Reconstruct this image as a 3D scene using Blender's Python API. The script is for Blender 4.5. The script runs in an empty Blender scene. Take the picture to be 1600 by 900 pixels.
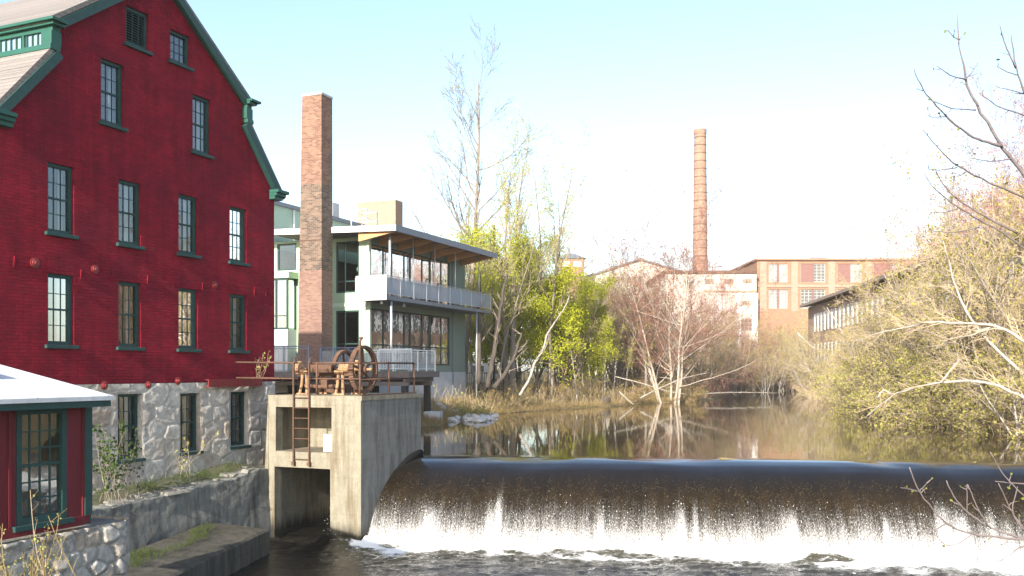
import bpy, bmesh, math, random
import numpy as np
from mathutils import Vector, Matrix, Euler
from mathutils.geometry import tessellate_polygon

# ------------------------------------------------------------------ camera, light, exposure
F, HZ, CZ = 1450.0, 580.0, 2.96
scene = bpy.context.scene
COL = scene.collection
cam_d = bpy.data.cameras.new('camera'); cam = bpy.data.objects.new('camera', cam_d); COL.objects.link(cam)
cam.location = (0, 0, CZ); cam.rotation_euler = (math.pi/2, 0, 0)
cam_d.sensor_width = 36.0; cam_d.lens = F/1600*36
cam_d.shift_y = (HZ-450)/1600
cam_d.clip_start = 0.1; cam_d.clip_end = 6000
scene.camera = cam

SUN_EL = math.radians(23)
sun_h = Vector((-0.367, -0.9302, 0)).normalized()
sun_v = Vector((sun_h.x*math.cos(SUN_EL), sun_h.y*math.cos(SUN_EL), math.sin(SUN_EL)))
w = bpy.data.worlds.new('World'); scene.world = w; w.use_nodes = True
nt = w.node_tree; nt.nodes.clear()
sky = nt.nodes.new('ShaderNodeTexSky'); sky.sky_type = 'NISHITA'; sky.sun_disc = False
sky.sun_elevation = SUN_EL; sky.sun_rotation = math.atan2(sun_h.x, sun_h.y)
sky.air_density = 1.0; sky.dust_density = 1.2; sky.ozone_density = 1.0
bg = nt.nodes.new('ShaderNodeBackground'); bg.inputs[1].default_value = 0.135
wo = nt.nodes.new('ShaderNodeOutputWorld')
nt.links.new(sky.outputs[0], bg.inputs[0]); nt.links.new(bg.outputs[0], wo.inputs[0])
sl = bpy.data.lights.new('sun', 'SUN'); sun = bpy.data.objects.new('sun', sl); COL.objects.link(sun)
sl.energy = 4.3; sl.angle = math.radians(0.5); sl.color = (1.0, 0.93, 0.83)
sun.rotation_euler = sun_v.to_track_quat('Z', 'Y').to_euler(); sun.location = sun_v*80
scene.view_settings.view_transform = 'Standard'; scene.view_settings.look = 'None'
scene.view_settings.exposure = 1.4; scene.view_settings.gamma = 1.0
scene.cycles.max_bounces = 6; scene.cycles.transparent_max_bounces = 8

# ------------------------------------------------------------------ helpers
TH = math.atan2(.9195, .393); c_, s_ = math.cos(TH), math.sin(TH)
rng = np.random.default_rng(7); random.seed(7)

def toW(O, x, y, z=0.0):
    return Vector((O[0]+c_*x-s_*y, O[1]+s_*x+c_*y, z))
def px(pxx, Y, py=None):
    X = (pxx-800)/F*Y
    return (X, Y) if py is None else (X, Y, CZ+(HZ-py)/F*Y)

def tag(o, label=None, cat=None, group=None, kind=None):
    if label: o['label'] = label
    if cat: o['category'] = cat
    if group: o['group'] = group
    if kind: o['kind'] = kind
    return o
def empty(name, loc, rz=0.0, label=None, cat=None, group=None):
    o = bpy.data.objects.new(name, None); COL.objects.link(o)
    o.location = loc; o.rotation_euler = (0, 0, rz); o.empty_display_size = .3
    return tag(o, label, cat, group)

class MB:
    def __init__(s): s.v = []; s.f = []; s.mi = []
    def add(s, vs, fs, m=0):
        b = len(s.v); s.v += [tuple(p) for p in vs]
        s.f += [tuple(i+b for i in f) for f in fs]; s.mi += [m]*len(fs); return s
    def box(s, x0, x1, y0, y1, z0, z1, m=0):
        if x0 > x1: x0, x1 = x1, x0
        if y0 > y1: y0, y1 = y1, y0
        if z0 > z1: z0, z1 = z1, z0
        return s.add([(x0,y0,z0),(x1,y0,z0),(x1,y1,z0),(x0,y1,z0),(x0,y0,z1),(x1,y0,z1),(x1,y1,z1),(x0,y1,z1)],
              [(0,3,2,1),(4,5,6,7),(0,1,5,4),(1,2,6,5),(2,3,7,6),(3,0,4,7)], m)
    def hexa(s, P, m=0):   # 8 points, order as box
        return s.add(P, [(0,3,2,1),(4,5,6,7),(0,1,5,4),(1,2,6,5),(2,3,7,6),(3,0,4,7)], m)
    def tube(s, pts, r, k=6, cap=True, m=0):
        pts = [Vector(p) for p in pts]; n = len(pts)
        rs = r if hasattr(r, '__len__') else [r]*n
        b = len(s.v); pu = None
        for i, p in enumerate(pts):
            t = (pts[min(i+1, n-1)]-pts[max(i-1, 0)]).normalized()
            if pu is None:
                a = Vector((0,0,1)) if abs(t.z) < .9 else Vector((1,0,0))
                u = t.cross(a).normalized()
            else: u = (pu - t*pu.dot(t)).normalized()
            pu = u; v = t.cross(u)
            for j in range(k):
                an = 2*math.pi*j/k
                s.v.append(tuple(p + (u*math.cos(an)+v*math.sin(an))*rs[i]))
        nf = 0
        for i in range(n-1):
            for j in range(k):
                s.f.append((b+i*k+j, b+i*k+(j+1)%k, b+(i+1)*k+(j+1)%k, b+(i+1)*k+j)); nf += 1
        if cap:
            s.f.append(tuple(b+j for j in range(k))[::-1]); s.f.append(tuple(b+(n-1)*k+j for j in range(k))); nf += 2
        s.mi += [m]*nf
        return s
    def prism(s, poly, a0, a1, axis='y', m=0):   # poly in (x,z) extruded in y; or (y,z) extruded in x; or (x,y) in z
        n = len(poly)
        def mk(p, a): return (p[0], a, p[1]) if axis == 'y' else ((a, p[0], p[1]) if axis == 'x' else (p[0], p[1], a))
        vs = [mk(p, a0) for p in poly]+[mk(p, a1) for p in poly]
        fs = [tuple(range(n)), tuple(range(2*n-1, n-1, -1))]+[(i, i+n, (i+1) % n+n, (i+1) % n) for i in range(n)]
        return s.add(vs, fs, m)
    def lathe(s, prof, c=(0,0,0), k=24, axis='z', m=0):
        b = len(s.v)
        for (r, h) in prof:
            for j in range(k):
                a = 2*math.pi*j/k
                if axis == 'z': s.v.append((c[0]+r*math.cos(a), c[1]+r*math.sin(a), c[2]+h))
                elif axis == 'y': s.v.append((c[0]+r*math.cos(a), c[1]+h, c[2]+r*math.sin(a)))
                else: s.v.append((c[0]+h, c[1]+r*math.cos(a), c[2]+r*math.sin(a)))
        nf = 0
        for i in range(len(prof)-1):
            for j in range(k):
                s.f.append((b+i*k+j, b+i*k+(j+1) % k, b+(i+1)*k+(j+1) % k, b+(i+1)*k+j)); nf += 1
        s.mi += [m]*nf
        return s
    def sheet_holes(s, outline, holes, mp, reveal=0.0, m=0):
        """planar sheet with rectangular holes; mp(u,v,d)->xyz; reveal walls go to depth d=reveal"""
        loops = [outline]+[[(h[0],h[2]),(h[1],h[2]),(h[1],h[3]),(h[0],h[3])] for h in holes]
        flat = [p for l in loops for p in l]
        tris = tessellate_polygon([[Vector((p[0], p[1], 0)) for p in l] for l in loops])
        s.add([mp(p[0], p[1], 0) for p in flat], [tuple(t) for t in tris], m)
        if reveal:
            for h in holes:
                q = [(h[0],h[2]),(h[1],h[2]),(h[1],h[3]),(h[0],h[3])]
                for i in range(4):
                    a, b = q[i], q[(i+1) % 4]
                    s.add([mp(a[0],a[1],0), mp(b[0],b[1],0), mp(b[0],b[1],reveal), mp(a[0],a[1],reveal)], [(0,1,2,3)], m)
        return s
    def build(s, name, mats, parent=None, smooth=False, bevel=0.0, fixn=True):
        me = bpy.data.meshes.new(name); me.from_pydata(s.v, [], s.f); me.update()
        if not isinstance(mats, (list, tuple)): mats = [mats]
        for mm in mats: me.materials.append(mm)
        if len(mats) > 1: me.polygons.foreach_set('material_index', s.mi)
        if fixn:
            bm = bmesh.new(); bm.from_mesh(me); bmesh.ops.recalc_face_normals(bm, faces=bm.faces); bm.to_mesh(me); bm.free()
        if smooth: me.polygons.foreach_set('use_smooth', [True]*len(me.polygons))
        o = bpy.data.objects.new(name, me); COL.objects.link(o)
        if parent: o.parent = parent
        if bevel:
            bv = o.modifiers.new('bevel', 'BEVEL'); bv.width = bevel; bv.segments = 2; bv.limit_method = 'ANGLE'
        return o

def np_mesh(name, V, Q, mats, mi=None, smooth=False, parent=None, attrs=None, link=True):
    me = bpy.data.meshes.new(name)
    nq = len(Q); k = Q.shape[1]
    me.vertices.add(len(V)); me.vertices.foreach_set('co', np.asarray(V, np.float32).ravel())
    me.loops.add(nq*k); me.loops.foreach_set('vertex_index', Q.astype(np.int32).ravel())
    me.polygons.add(nq)
    me.polygons.foreach_set('loop_start', np.arange(0, nq*k, k, dtype=np.int32))
    me.polygons.foreach_set('loop_total', np.full(nq, k, np.int32))
    if not isinstance(mats, (list, tuple)): mats = [mats]
    for mm in mats: me.materials.append(mm)
    if mi is not None: me.polygons.foreach_set('material_index', np.asarray(mi, np.int32))
    me.polygons.foreach_set('use_smooth', np.full(nq, smooth, bool))
    me.update(calc_edges=True)
    for an, av in (attrs or {}).items():
        a = me.attributes.new(an, 'FLOAT', 'POINT'); a.data.foreach_set('value', np.asarray(av, np.float32))
    o = bpy.data.objects.new(name, me)
    if link: COL.objects.link(o)
    if parent: o.parent = parent
    return o

_perm = rng.random((256, 256))
def vnoise(x, y):
    xi = np.floor(x).astype(int); yi = np.floor(y).astype(int); fx = x-xi; fy = y-yi
    fx = fx*fx*(3-2*fx); fy = fy*fy*(3-2*fy)
    g = lambda a, b: _perm[a % 256, b % 256]
    return (g(xi,yi)*(1-fx)+g(xi+1,yi)*fx)*(1-fy)+(g(xi,yi+1)*(1-fx)+g(xi+1,yi+1)*fx)*fy
def fbm(x, y, o=4):
    r = 0; a = .5
    for i in range(o): r = r+a*vnoise(x*2**i+17*i, y*2**i+31*i); a *= .5
    return r
def sstep(a, b, x):
    t = np.clip((x-a)/(b-a), 0, 1); return t*t*(3-2*t)

# ------------------------------------------------------------------ materials
class NT:
    def __init__(s, name):
        s.m = bpy.data.materials.new(name); s.m.use_nodes = True; s.t = s.m.node_tree; s.t.nodes.clear()
        s.out = s.n('ShaderNodeOutputMaterial')
    def n(s, ty, **kw):
        nd = s.t.nodes.new(ty)
        for k, v in kw.items(): setattr(nd, k, v)
        return nd
    def L(s, a, b): s.t.links.new(a, b)
    def coord(s, scale=(1,1,1), kind='Object'):
        tc = s.n('ShaderNodeTexCoord'); mp = s.n('ShaderNodeMapping'); mp.inputs['Scale'].default_value = scale
        s.L(tc.outputs[kind], mp.inputs[0]); return mp.outputs[0]
    def noise(s, vec, scale, detail=4, rough=.6):
        nd = s.n('ShaderNodeTexNoise'); nd.inputs['Scale'].default_value = scale
        nd.inputs['Detail'].default_value = detail; nd.inputs['Roughness'].default_value = rough
        s.L(vec, nd.inputs['Vector']); return nd.outputs['Fac']
    def ramp(s, fac, stops):
        r = s.n('ShaderNodeValToRGB'); e = r.color_ramp.elements
        while len(e) < len(stops): e.new(.5)
        for i, (p, c) in enumerate(stops):
            e[i].position = p; e[i].color = (c[0], c[1], c[2], 1) if hasattr(c, '__len__') else (c, c, c, 1)
        s.L(fac, r.inputs[0]); return r.outputs[0]
    def mix(s, f, a, b, mode='MIX'):
        nd = s.n('ShaderNodeMix', data_type='RGBA', blend_type=mode)
        for inp, v in ((nd.inputs[0], f), (nd.inputs[6], a), (nd.inputs[7], b)):
            if hasattr(v, 'is_linked'): s.L(v, inp)
            elif hasattr(v, '__len__'): inp.default_value = (v[0], v[1], v[2], 1)
            else: inp.default_value = v
        return nd.outputs[2]
    def math(s, op, a, b=0.0, clamp=False):
        nd = s.n('ShaderNodeMath', operation=op, use_clamp=clamp)
        for i, v in enumerate((a, b)):
            if hasattr(v, 'is_linked'): s.L(v, nd.inputs[i])
            else: nd.inputs[i].default_value = v
        return nd.outputs[0]
    def bump(s, h, strength, dist=.02, normal=None):
        nd = s.n('ShaderNodeBump'); nd.inputs['Strength'].default_value = strength; nd.inputs['Distance'].default_value = dist
        s.L(h, nd.inputs['Height'])
        if normal is not None: s.L(normal, nd.inputs['Normal'])
        return nd.outputs[0]
    def pbr(s, col, rough=.7, normal=None, metal=0.0, spec=.5):
        p = s.n('ShaderNodeBsdfPrincipled')
        if hasattr(col, 'is_linked'): s.L(col, p.inputs['Base Color'])
        else: p.inputs['Base Color'].default_value = (*col, 1)
        if hasattr(rough, 'is_linked'): s.L(rough, p.inputs['Roughness'])
        else: p.inputs['Roughness'].default_value = rough
        p.inputs['Metallic'].default_value = metal; p.inputs['Specular IOR Level'].default_value = spec
        if normal is not None: s.L(normal, p.inputs['Normal'])
        s.L(p.outputs[0], s.out.inputs[0]); return p
    def attr(s, name):
        a = s.n('ShaderNodeAttribute', attribute_name=name); return a.outputs['Fac']

def simple(name, c1, c2=None, scale=3, rough=.7, bump=.2, bscale=20, stretch=(1,1,1), metal=0.0, spec=.4, dist=.02):
    k = NT(name); c2 = c2 or tuple(x*.75 for x in c1)
    v = k.coord(stretch)
    f = k.ramp(k.noise(v, scale, 5, .65), [(.32, c1), (.68, c2)])
    nb = k.bump(k.noise(v, bscale, 3), bump, dist) if bump else None
    k.pbr(f, rough, nb, metal, spec); return k.m

def brickmat(name, cols, mortar, rough=.85, w=.21, h=.072, bump=.6, paint=None, bands=None, axes='xy'):
    k = NT(name)
    tc = k.n('ShaderNodeTexCoord'); sp = k.n('ShaderNodeSeparateXYZ'); k.L(tc.outputs['Object'], sp.inputs[0])
    u = k.math('ADD', sp.outputs[0], sp.outputs[1]) if axes == 'xy' else sp.outputs[0]
    cb = k.n('ShaderNodeCombineXYZ'); k.L(u, cb.inputs[0]); k.L(sp.outputs[2], cb.inputs[1])
    wob = k.n('ShaderNodeTexNoise'); wob.inputs['Scale'].default_value = 5; k.L(tc.outputs['Object'], wob.inputs['Vector'])
    vm = k.n('ShaderNodeVectorMath', operation='SCALE'); vm.inputs[3].default_value = .018; k.L(wob.outputs['Color'], vm.inputs[0])
    va = k.n('ShaderNodeVectorMath', operation='ADD'); k.L(cb.outputs[0], va.inputs[0]); k.L(vm.outputs[0], va.inputs[1])
    br = k.n('ShaderNodeTexBrick'); br.inputs['Scale'].default_value = 1; br.inputs['Brick Width'].default_value = w
    br.inputs['Row Height'].default_value = h; br.inputs['Mortar Size'].default_value = .007; br.inputs['Mortar Smooth'].default_value = .4
    br.inputs['Color1'].default_value = (*cols[0], 1); br.inputs['Color2'].default_value = (*cols[1], 1); br.inputs['Mortar'].default_value = (*mortar, 1)
    k.L(va.outputs[0], br.inputs['Vector'])
    n1 = k.noise(tc.outputs['Object'], .9, 5, .7); n2 = k.noise(tc.outputs['Object'], 14, 4, .7)
    col = k.mix(.55, br.outputs['Color'], k.ramp(n1, [(.3, cols[0]), (.7, cols[1])])) if paint else k.mix(.25, br.outputs['Color'], k.ramp(n1, [(.3, cols[2]), (.7, cols[1])]))
    if bands:   # lower / upper brick of another firing, split at a height
        zf = k.math('GREATER_THAN', sp.outputs[2], bands[0]); col = k.mix(zf, col, k.mix(.35, br.outputs['Color'], bands[1]))
        zf2 = k.math('LESS_THAN', sp.outputs[2], bands[2]); col = k.mix(zf2, col, k.mix(.5, br.outputs['Color'], bands[3]))
    col = k.mix(.35, col, k.ramp(n2, [(.3, .45), (.7, 1.0)]), 'MULTIPLY')
    if paint:
        st = k.noise(k.coord((1.6, 1.6, .16)), 2.0, 5, .7); col = k.mix(.55, col, k.ramp(st, [(.32, .5), (.55, 1.0), (.75, 1.12)]), 'MULTIPLY')
    if paint:
        pk = k.noise(tc.outputs['Object'], 7.5, 6, .8); col = k.mix(k.ramp(pk, [(.66, 0), (.72, .5)]), col, (.34,.13,.11)); col = k.mix(k.ramp(k.noise(tc.outputs['Object'], .45, 3), [(.42, 0), (.62, .4)]), col, (.12,.006,.02))
    hgt = k.math('ADD', k.math('MULTIPLY', br.outputs['Fac'], -1.0), k.math('MULTIPLY', n2, 1.3))
    k.pbr(col, rough, k.bump(hgt, bump, .03), spec=.12); return k.m

def stonemat(name, cols, mort, rough=.9):
    k = NT(name)
    a = k.attr('stone'); e = k.attr('joint'); v = k.coord()
    base = k.ramp(a, [(0, cols[0]), (.4, cols[1]), (.75, cols[2]), (1, cols[3])])
    n = k.noise(v, 6, 6, .7); base = k.mix(.6, base, k.ramp(n, [(.3, .35), (.65, 1.15)]), 'MULTIPLY')
    n3 = k.noise(v, .7, 4); base = k.mix(k.ramp(n3, [(.45, 0), (.65, .55)]), base, (cols[3][0]*.55, cols[3][1]*.5, cols[3][2]*.45))
    col = k.mix(k.ramp(e, [(.25, 1), (.75, 0)]), base, mort)
    k.pbr(col, rough, k.bump(k.noise(v, 16, 6, .75), .9, .04), spec=.2); return k.m

def concretemat(name, c1, c2, stain, zwet=None):
    k = NT(name); v = k.coord(); vs = k.coord((2.2, 2.2, .3))
    col = k.ramp(k.noise(v, 2.2, 6, .7), [(.3, c1), (.7, c2)])
    st = k.ramp(k.noise(vs, 1.6, 5, .7), [(.46, 0), (.66, .75)])
    col = k.mix(st, col, stain)
    col = k.mix(.4, col, k.ramp(k.noise(v, 22, 5, .7), [(.3, .5), (.6, 1.1)]), 'MULTIPLY')
    wv = k.n('ShaderNodeTexWave', bands_direction='Z'); wv.inputs['Scale'].default_value = .55; wv.inputs['Distortion'].default_value = .6
    k.L(v, wv.inputs['Vector'])
    col = k.mix(.22, col, k.ramp(wv.outputs['Fac'], [(0, .75), (.06, 1)]), 'MULTIPLY')
    if zwet is not None:
        sp = k.n('ShaderNodeSeparateXYZ'); k.L(v, sp.inputs[0])
        zz = k.math('ADD', sp.outputs[2], k.math('MULTIPLY', k.noise(vs, 3, 4), .7))
        wet = k.math('MULTIPLY', k.math('SUBTRACT', zwet+.35, zz), 2.2, clamp=True)
        col = k.mix(wet, col, (.035, .032, .022))
    k.pbr(col, .88, k.bump(k.noise(v, 14, 6, .7), .5, .03), spec=.12); return k.m

def clapmat(name, c1, pitch=.13):
    k = NT(name); v = k.coord(); sp = k.n('ShaderNodeSeparateXYZ'); k.L(v, sp.inputs[0])
    saw = k.math('FRACT', k.math('DIVIDE', sp.outputs[2], pitch))
    col = k.mix(k.ramp(saw, [(.0, 1), (.12, 0)]), c1, tuple(x*.45 for x in c1))
    col = k.mix(.3, col, k.ramp(k.noise(v, 1.5, 5), [(.3, .7), (.7, 1.05)]), 'MULTIPLY')
    k.pbr(col, .6, k.bump(saw, .5, .02), spec=.35); return k.m

def glassmat(name, tint=(.8,.85,.85), refl=.35, rough=.01):
    k = NT(name)
    tr = k.n('ShaderNodeBsdfTransparent'); tr.inputs[0].default_value = (*tint, 1)
    gl = k.n('ShaderNodeBsdfGlossy'); gl.inputs['Roughness'].default_value = rough; gl.inputs['Color'].default_value = (.92, .95, .97, 1)
    v = k.coord(); k.L(k.bump(k.noise(v, 1.7, 2), .12, .03), gl.inputs['Normal'])
    fr = k.n('ShaderNodeFresnel'); fr.inputs[0].default_value = 1.5
    fac = k.math('ADD', fr.outputs[0], refl, clamp=True)
    mx = k.n('ShaderNodeMixShader'); k.L(fac, mx.inputs[0]); k.L(tr.outputs[0], mx.inputs[1]); k.L(gl.outputs[0], mx.inputs[2])
    k.L(mx.outputs[0], k.out.inputs[0]); return k.m

def leafmat(name, c1, c2):
    k = NT(name); v = k.coord()
    col = k.ramp(k.noise(v, 1.3, 3), [(.35, c1), (.65, c2)])
    d = k.n('ShaderNodeBsdfDiffuse'); t = k.n('ShaderNodeBsdfTranslucent'); k.L(col, d.inputs[0]); k.L(col, t.inputs[0])
    mx = k.n('ShaderNodeMixShader'); mx.inputs[0].default_value = .4; k.L(d.outputs[0], mx.inputs[1]); k.L(t.outputs[0], mx.inputs[2])
    k.L(mx.outputs[0], k.out.inputs[0]); return k.m

M = {}
M['redbrick'] = brickmat('painted_red_brick', [(.36,.011,.032), (.19,.006,.018), (.25,.008,.022)], (.075,.003,.008), rough=.75, bump=1.0, paint=True, h=.088, w=.24)
M['greenpaint'] = simple('dark_green_paint', (.010,.044,.041), (.017,.062,.055), 6, .6, .3, 30)
M['greentrim'] = simple('green_cornice_paint', (.012,.085,.06), (.01,.07,.05), 4, .5, .1, 30)
M['redpaint'] = simple('red_painted_boards', (.17,.010,.018), (.10,.008,.012), 4, .7, .4, 25, (2.5,2.5,.2))
M['rediron'] = simple('red_painted_iron', (.22,.02,.02), (.13,.014,.016), 9, .5, .3, 30)
M['shingle'] = brickmat('roof_shingle', [(.27,.245,.225), (.20,.18,.17), (.25,.225,.21)], (.11,.10,.09), rough=.9, w=.3, h=.13, bump=.7, axes='x')
M['whiteroof'] = simple('white_roof_membrane', (.62,.63,.64), (.48,.49,.50), 2.2, .6, .3, 9, (3,.5,1))
M['skylight'] = simple('skylight_glazing', (.4,.46,.45), (.3,.36,.35), 3, .25, .05, 8)
M['stone'] = stonemat('granite_rubble', [(.53,.49,.43), (.62,.58,.51), (.49,.46,.42), (.50,.41,.32)], (.53,.48,.41))
M['darkstone'] = stonemat('weathered_rubble', [(.22,.22,.21), (.32,.31,.29), (.18,.18,.18), (.26,.22,.17)], (.12,.11,.09))
M['concrete'] = concretemat('weathered_concrete', (.28,.258,.20), (.20,.183,.14), (.13,.10,.06), .9)
M['shadeconc'] = concretemat('shaded_damp_concrete', (.21,.21,.195), (.16,.16,.148), (.075,.065,.05), .9)  # damp stains, with the side face's shade put into a darker base colour
M['wallconc'] = concretemat('mossy_concrete', (.25,.25,.225), (.15,.15,.135), (.06,.058,.045), -2.1)
M['ledgeconc'] = concretemat('river_ledge_concrete', (.11,.10,.08), (.07,.065,.052), (.03,.03,.02), -2.3)  # base colour darkened to put the ledge's shade into it
M['paleconc'] = simple('pale_concrete', (.5,.51,.52), (.42,.43,.45), 1.5, .85, .3, 12)
M['chimbrick'] = brickmat('chimney_brick', [(.26,.175,.125), (.07,.054,.048), (.25,.165,.115)], (.33,.30,.25), bump=.6, w=.26, h=.10, bands=(12.6, (.31,.14,.095), 7.6, (.31,.17,.135)))
M['stackbrick'] = brickmat('smokestack_brick', [(.35,.22,.16), (.25,.155,.115), (.31,.19,.135)], (.34,.27,.22), bump=.4, w=.5, h=.3)
M['millbrick'] = brickmat('old_mill_brick', [(.33,.195,.125), (.26,.15,.095), (.30,.175,.11)], (.35,.28,.21), bump=.4, w=.4, h=.16)
M['tanbrick'] = brickmat('tan_brick', [(.40,.27,.20), (.32,.20,.145), (.36,.24,.175)], (.42,.35,.29), bump=.4, w=.24, h=.09)
M['mint'] = clapmat('mint_clapboard', (.40,.54,.43))
M['sage'] = clapmat('sage_clapboard', (.22,.285,.24))
M['mintflat'] = simple('mint_panel', (.40,.52,.36), (.36,.48,.33), 2, .6, .05, 10)
M['palegreen'] = simple('pale_green_board', (.56,.66,.50), (.5,.6,.46), 2, .6, .05, 10)
M['darkframe'] = simple('dark_green_frame', (.025,.055,.05), (.02,.045,.04), 4, .4, .05, 20)
M['white'] = simple('white_paint', (.8,.8,.78), (.72,.72,.70), 3, .5, .1, 20)
M['stucco'] = simple('white_stucco', (.55,.52,.47), (.46,.43,.385), .4, .8, .2, 4)
M['stucco2'] = simple('dull_cream_paint', (.34,.33,.30), (.27,.26,.24), 3, .7, 0)
M['slate'] = simple('slate_fascia', (.16,.18,.21), (.13,.15,.18), 3, .4, .1, 20)
M['timber'] = simple('glulam_timber', (.55,.30,.13), (.45,.24,.10), 4, .5, .15, 8, (1,.15,1))
M['soffit'] = simple('wood_soffit', (.28,.17,.09), (.22,.13,.07), 4, .55, .1, 8, (1,.2,1))
M['steel'] = simple('galvanised_steel', (.55,.57,.6), (.45,.47,.5), 5, .35, .05, 20, metal=.5)
M['bluerail'] = simple('blue_grey_steel', (.22,.26,.33), (.18,.22,.29), 5, .45, .05, 20, metal=.3)  # blue-grey tone of the left-hand deck railings
M['rust'] = simple('rusted_iron', (.13,.068,.040), (.065,.036,.026), 6, .8, .5, 30)
M['rustlight'] = simple('flaking_rust', (.42,.27,.14), (.17,.08,.045), 7, .85, .5, 25)
M['deckwood'] = simple('weathered_deck_wood', (.20,.16,.14), (.14,.115,.10), 3, .8, .3, 14, (.2,1,1))
M['brownroof'] = simple('weathered_brown_roof_edge', (.30,.23,.18), (.22,.17,.13), 2, .9, .3, 9)
M['darkwood'] = simple('dark_timber', (.05,.042,.035), (.035,.03,.025), 3, .85, .3, 14, (1,1,.2))
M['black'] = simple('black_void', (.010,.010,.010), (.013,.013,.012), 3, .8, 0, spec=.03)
M['curtain'] = simple('white_curtain', (.78,.78,.76), (.7,.7,.69), 3, .8, .3, 10, (8,1,.3))
M['dimfloor'] = simple('dim_interior_boards', (.07,.055,.04), (.05,.04,.03), 2, .8, 0)
M['blind'] = simple('tan_blind', (.36,.29,.2), (.3,.24,.16), 2, .7, .2, 10)
M['glass'] = glassmat('old_window_glass', refl=.10)
M['bigglass'] = glassmat('curtain_wall_glass', (.4,.46,.45), refl=.30)
M['clearglass'] = glassmat('clear_dark_glass', (.4,.46,.45), refl=.02)
M['lampglobe'] = simple('white_paper_globe', (.85,.84,.8), (.8,.8,.76), 3, .6, 0)
M['mossy'] = simple('mossy_earth', (.10,.085,.055), (.055,.075,.025), 2.2, .95, .8, 12, dist=.06)
M['darkstone2'] = simple('weathered_flat_stone', (.24,.23,.20), (.14,.13,.11), 5, .9, .6, 9)
M['rock'] = simple('pale_riprap', (.6,.58,.55), (.42,.40,.38), 3, .9, .5, 8)
def meshpanel(name, col, t):
    k = NT(name); tr = k.n('ShaderNodeBsdfTransparent'); d = k.n('ShaderNodeBsdfPrincipled')
    d.inputs['Base Color'].default_value = (*col, 1); d.inputs['Roughness'].default_value = .45
    mx = k.n('ShaderNodeMixShader'); mx.inputs[0].default_value = t
    k.L(tr.outputs[0], mx.inputs[1]); k.L(d.outputs[0], mx.inputs[2]); k.L(mx.outputs[0], k.out.inputs[0]); return k.m
M['mesh'] = meshpanel('perforated_panel', (.36,.42,.48), .62)
M['mesh2'] = meshpanel('wire_mesh_infill', (.5,.53,.57), .35)
M['bark_white'] = simple('white_bark', (.42,.385,.335), (.20,.175,.145), 5, .85, .5, 16, (1,1,1.6))
M['bark_pale'] = simple('pale_brown_bark', (.44,.37,.30), (.30,.25,.20), 3, .85, .3, 12, (1,1,.4))
M['bark_grey'] = simple('grey_bark', (.25,.21,.17), (.16,.135,.11), 3, .9, .4, 12, (1,1,.3))
M['bark_dark'] = simple('dark_bark', (.085,.068,.052), (.05,.04,.032), 3, .9, .4, 12, (1,1,.3))
M['twig_tan'] = simple('tan_twig', (.46,.36,.24), (.34,.26,.17), 1, .9, 0)
M['twig_red'] = simple('reddish_twig', (.32,.165,.12), (.23,.12,.088), 1, .9, 0)
M['twig_birch'] = simple('grey_brown_twig', (.19,.155,.12), (.14,.115,.09), 1, .9, 0)
M['twig_palegrey'] = simple('pale_grey_twig', (.40,.35,.29), (.33,.28,.23), 1, .9, 0)
M['twig_grey'] = simple('grey_twig', (.30,.25,.20), (.22,.18,.145), 1, .9, 0)
M['leaf_lime'] = leafmat('lime_spring_leaf', (.46,.47,.035), (.36,.39,.03))
M['leaf_olive'] = leafmat('olive_bud_leaf', (.42,.42,.13), (.32,.34,.09))
M['leaf_yellow'] = leafmat('yellow_catkin_leaf', (.42,.37,.10), (.30,.28,.07))
M['leaf_bank'] = leafmat('tan_olive_leaf', (.46,.43,.12), (.35,.33,.09))
M['leaf_spring'] = leafmat('pale_spring_leaf', (.46,.47,.11), (.36,.39,.08))
M['leaf_red'] = leafmat('red_bud', (.30,.14,.085), (.22,.10,.065))
M['leaf_green'] = leafmat('green_weed_leaf', (.07,.12,.03), (.05,.085,.02))
M['grass_dry'] = leafmat('dry_grass_blade', (.42,.32,.16), (.30,.22,.10))
M['grass_green'] = leafmat('green_grass_blade', (.075,.11,.025), (.06,.08,.02))
M['branch_fg'] = simple('smooth_grey_brown_bark', (.20,.165,.16), (.13,.105,.10), 9, .7, .3, 60)
M['bud'] = leafmat('green_bud', (.25,.28,.05), (.2,.2,.05))

# ------------------------------------------------------------------ setting: terrain, water, dam
G = (-8.42, 33.0); T = (-4.72, 29.0); P = (-8.456, 55.0); S = (-7.74, 17.0); R = (-7.97, 30.4)
CREST_A = np.array([-5.6, 32.56]); CREST_B = np.array([26.0, 28.55])
POND = np.array([(-3.3,32.3),(-6.4,33.6),(-9.3,38.0),(-8.6,43.5),(-7.0,46.6),(-5.2,48.3),(-3.9,50.6),(-3.7,56.5),(-2.4,61.5),(1.6,69),(5,74.5),
   (9,79),(12.5,86),(17.5,88.5),(21,97),(26.5,115),(33,135),(38.5,144),(43.5,141),(40.5,128),(32.6,100),(27.2,72),(23.5,54),(23.2,46),(22.8,39),(24.5,28.8)])
RIVER = np.array([(-3.3,32.2),(24.5,28.7),(25,10),(30,-60),(-22,-60),(-13,4),(-9.2,13),(-8.6,24),(-8.5,30),(-6.4,33.5)])
def sdist(poly, X, Y):
    d = np.full(X.shape, 1e9); ins = np.zeros(X.shape, bool); n = len(poly)
    for i in range(n):
        a, b = poly[i], poly[(i+1) % n]; e = b-a
        t = np.clip(((X-a[0])*e[0]+(Y-a[1])*e[1])/(e@e), 0, 1)
        d = np.minimum(d, np.hypot(X-a[0]-t*e[0], Y-a[1]-t*e[1]))
        cnd = ((a[1] > Y) != (b[1] > Y)) & (X < (b[0]-a[0])*(Y-a[1])/(b[1]-a[1]+1e-12)+a[0]); ins ^= cnd
    return np.where(ins, -d, d)
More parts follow.
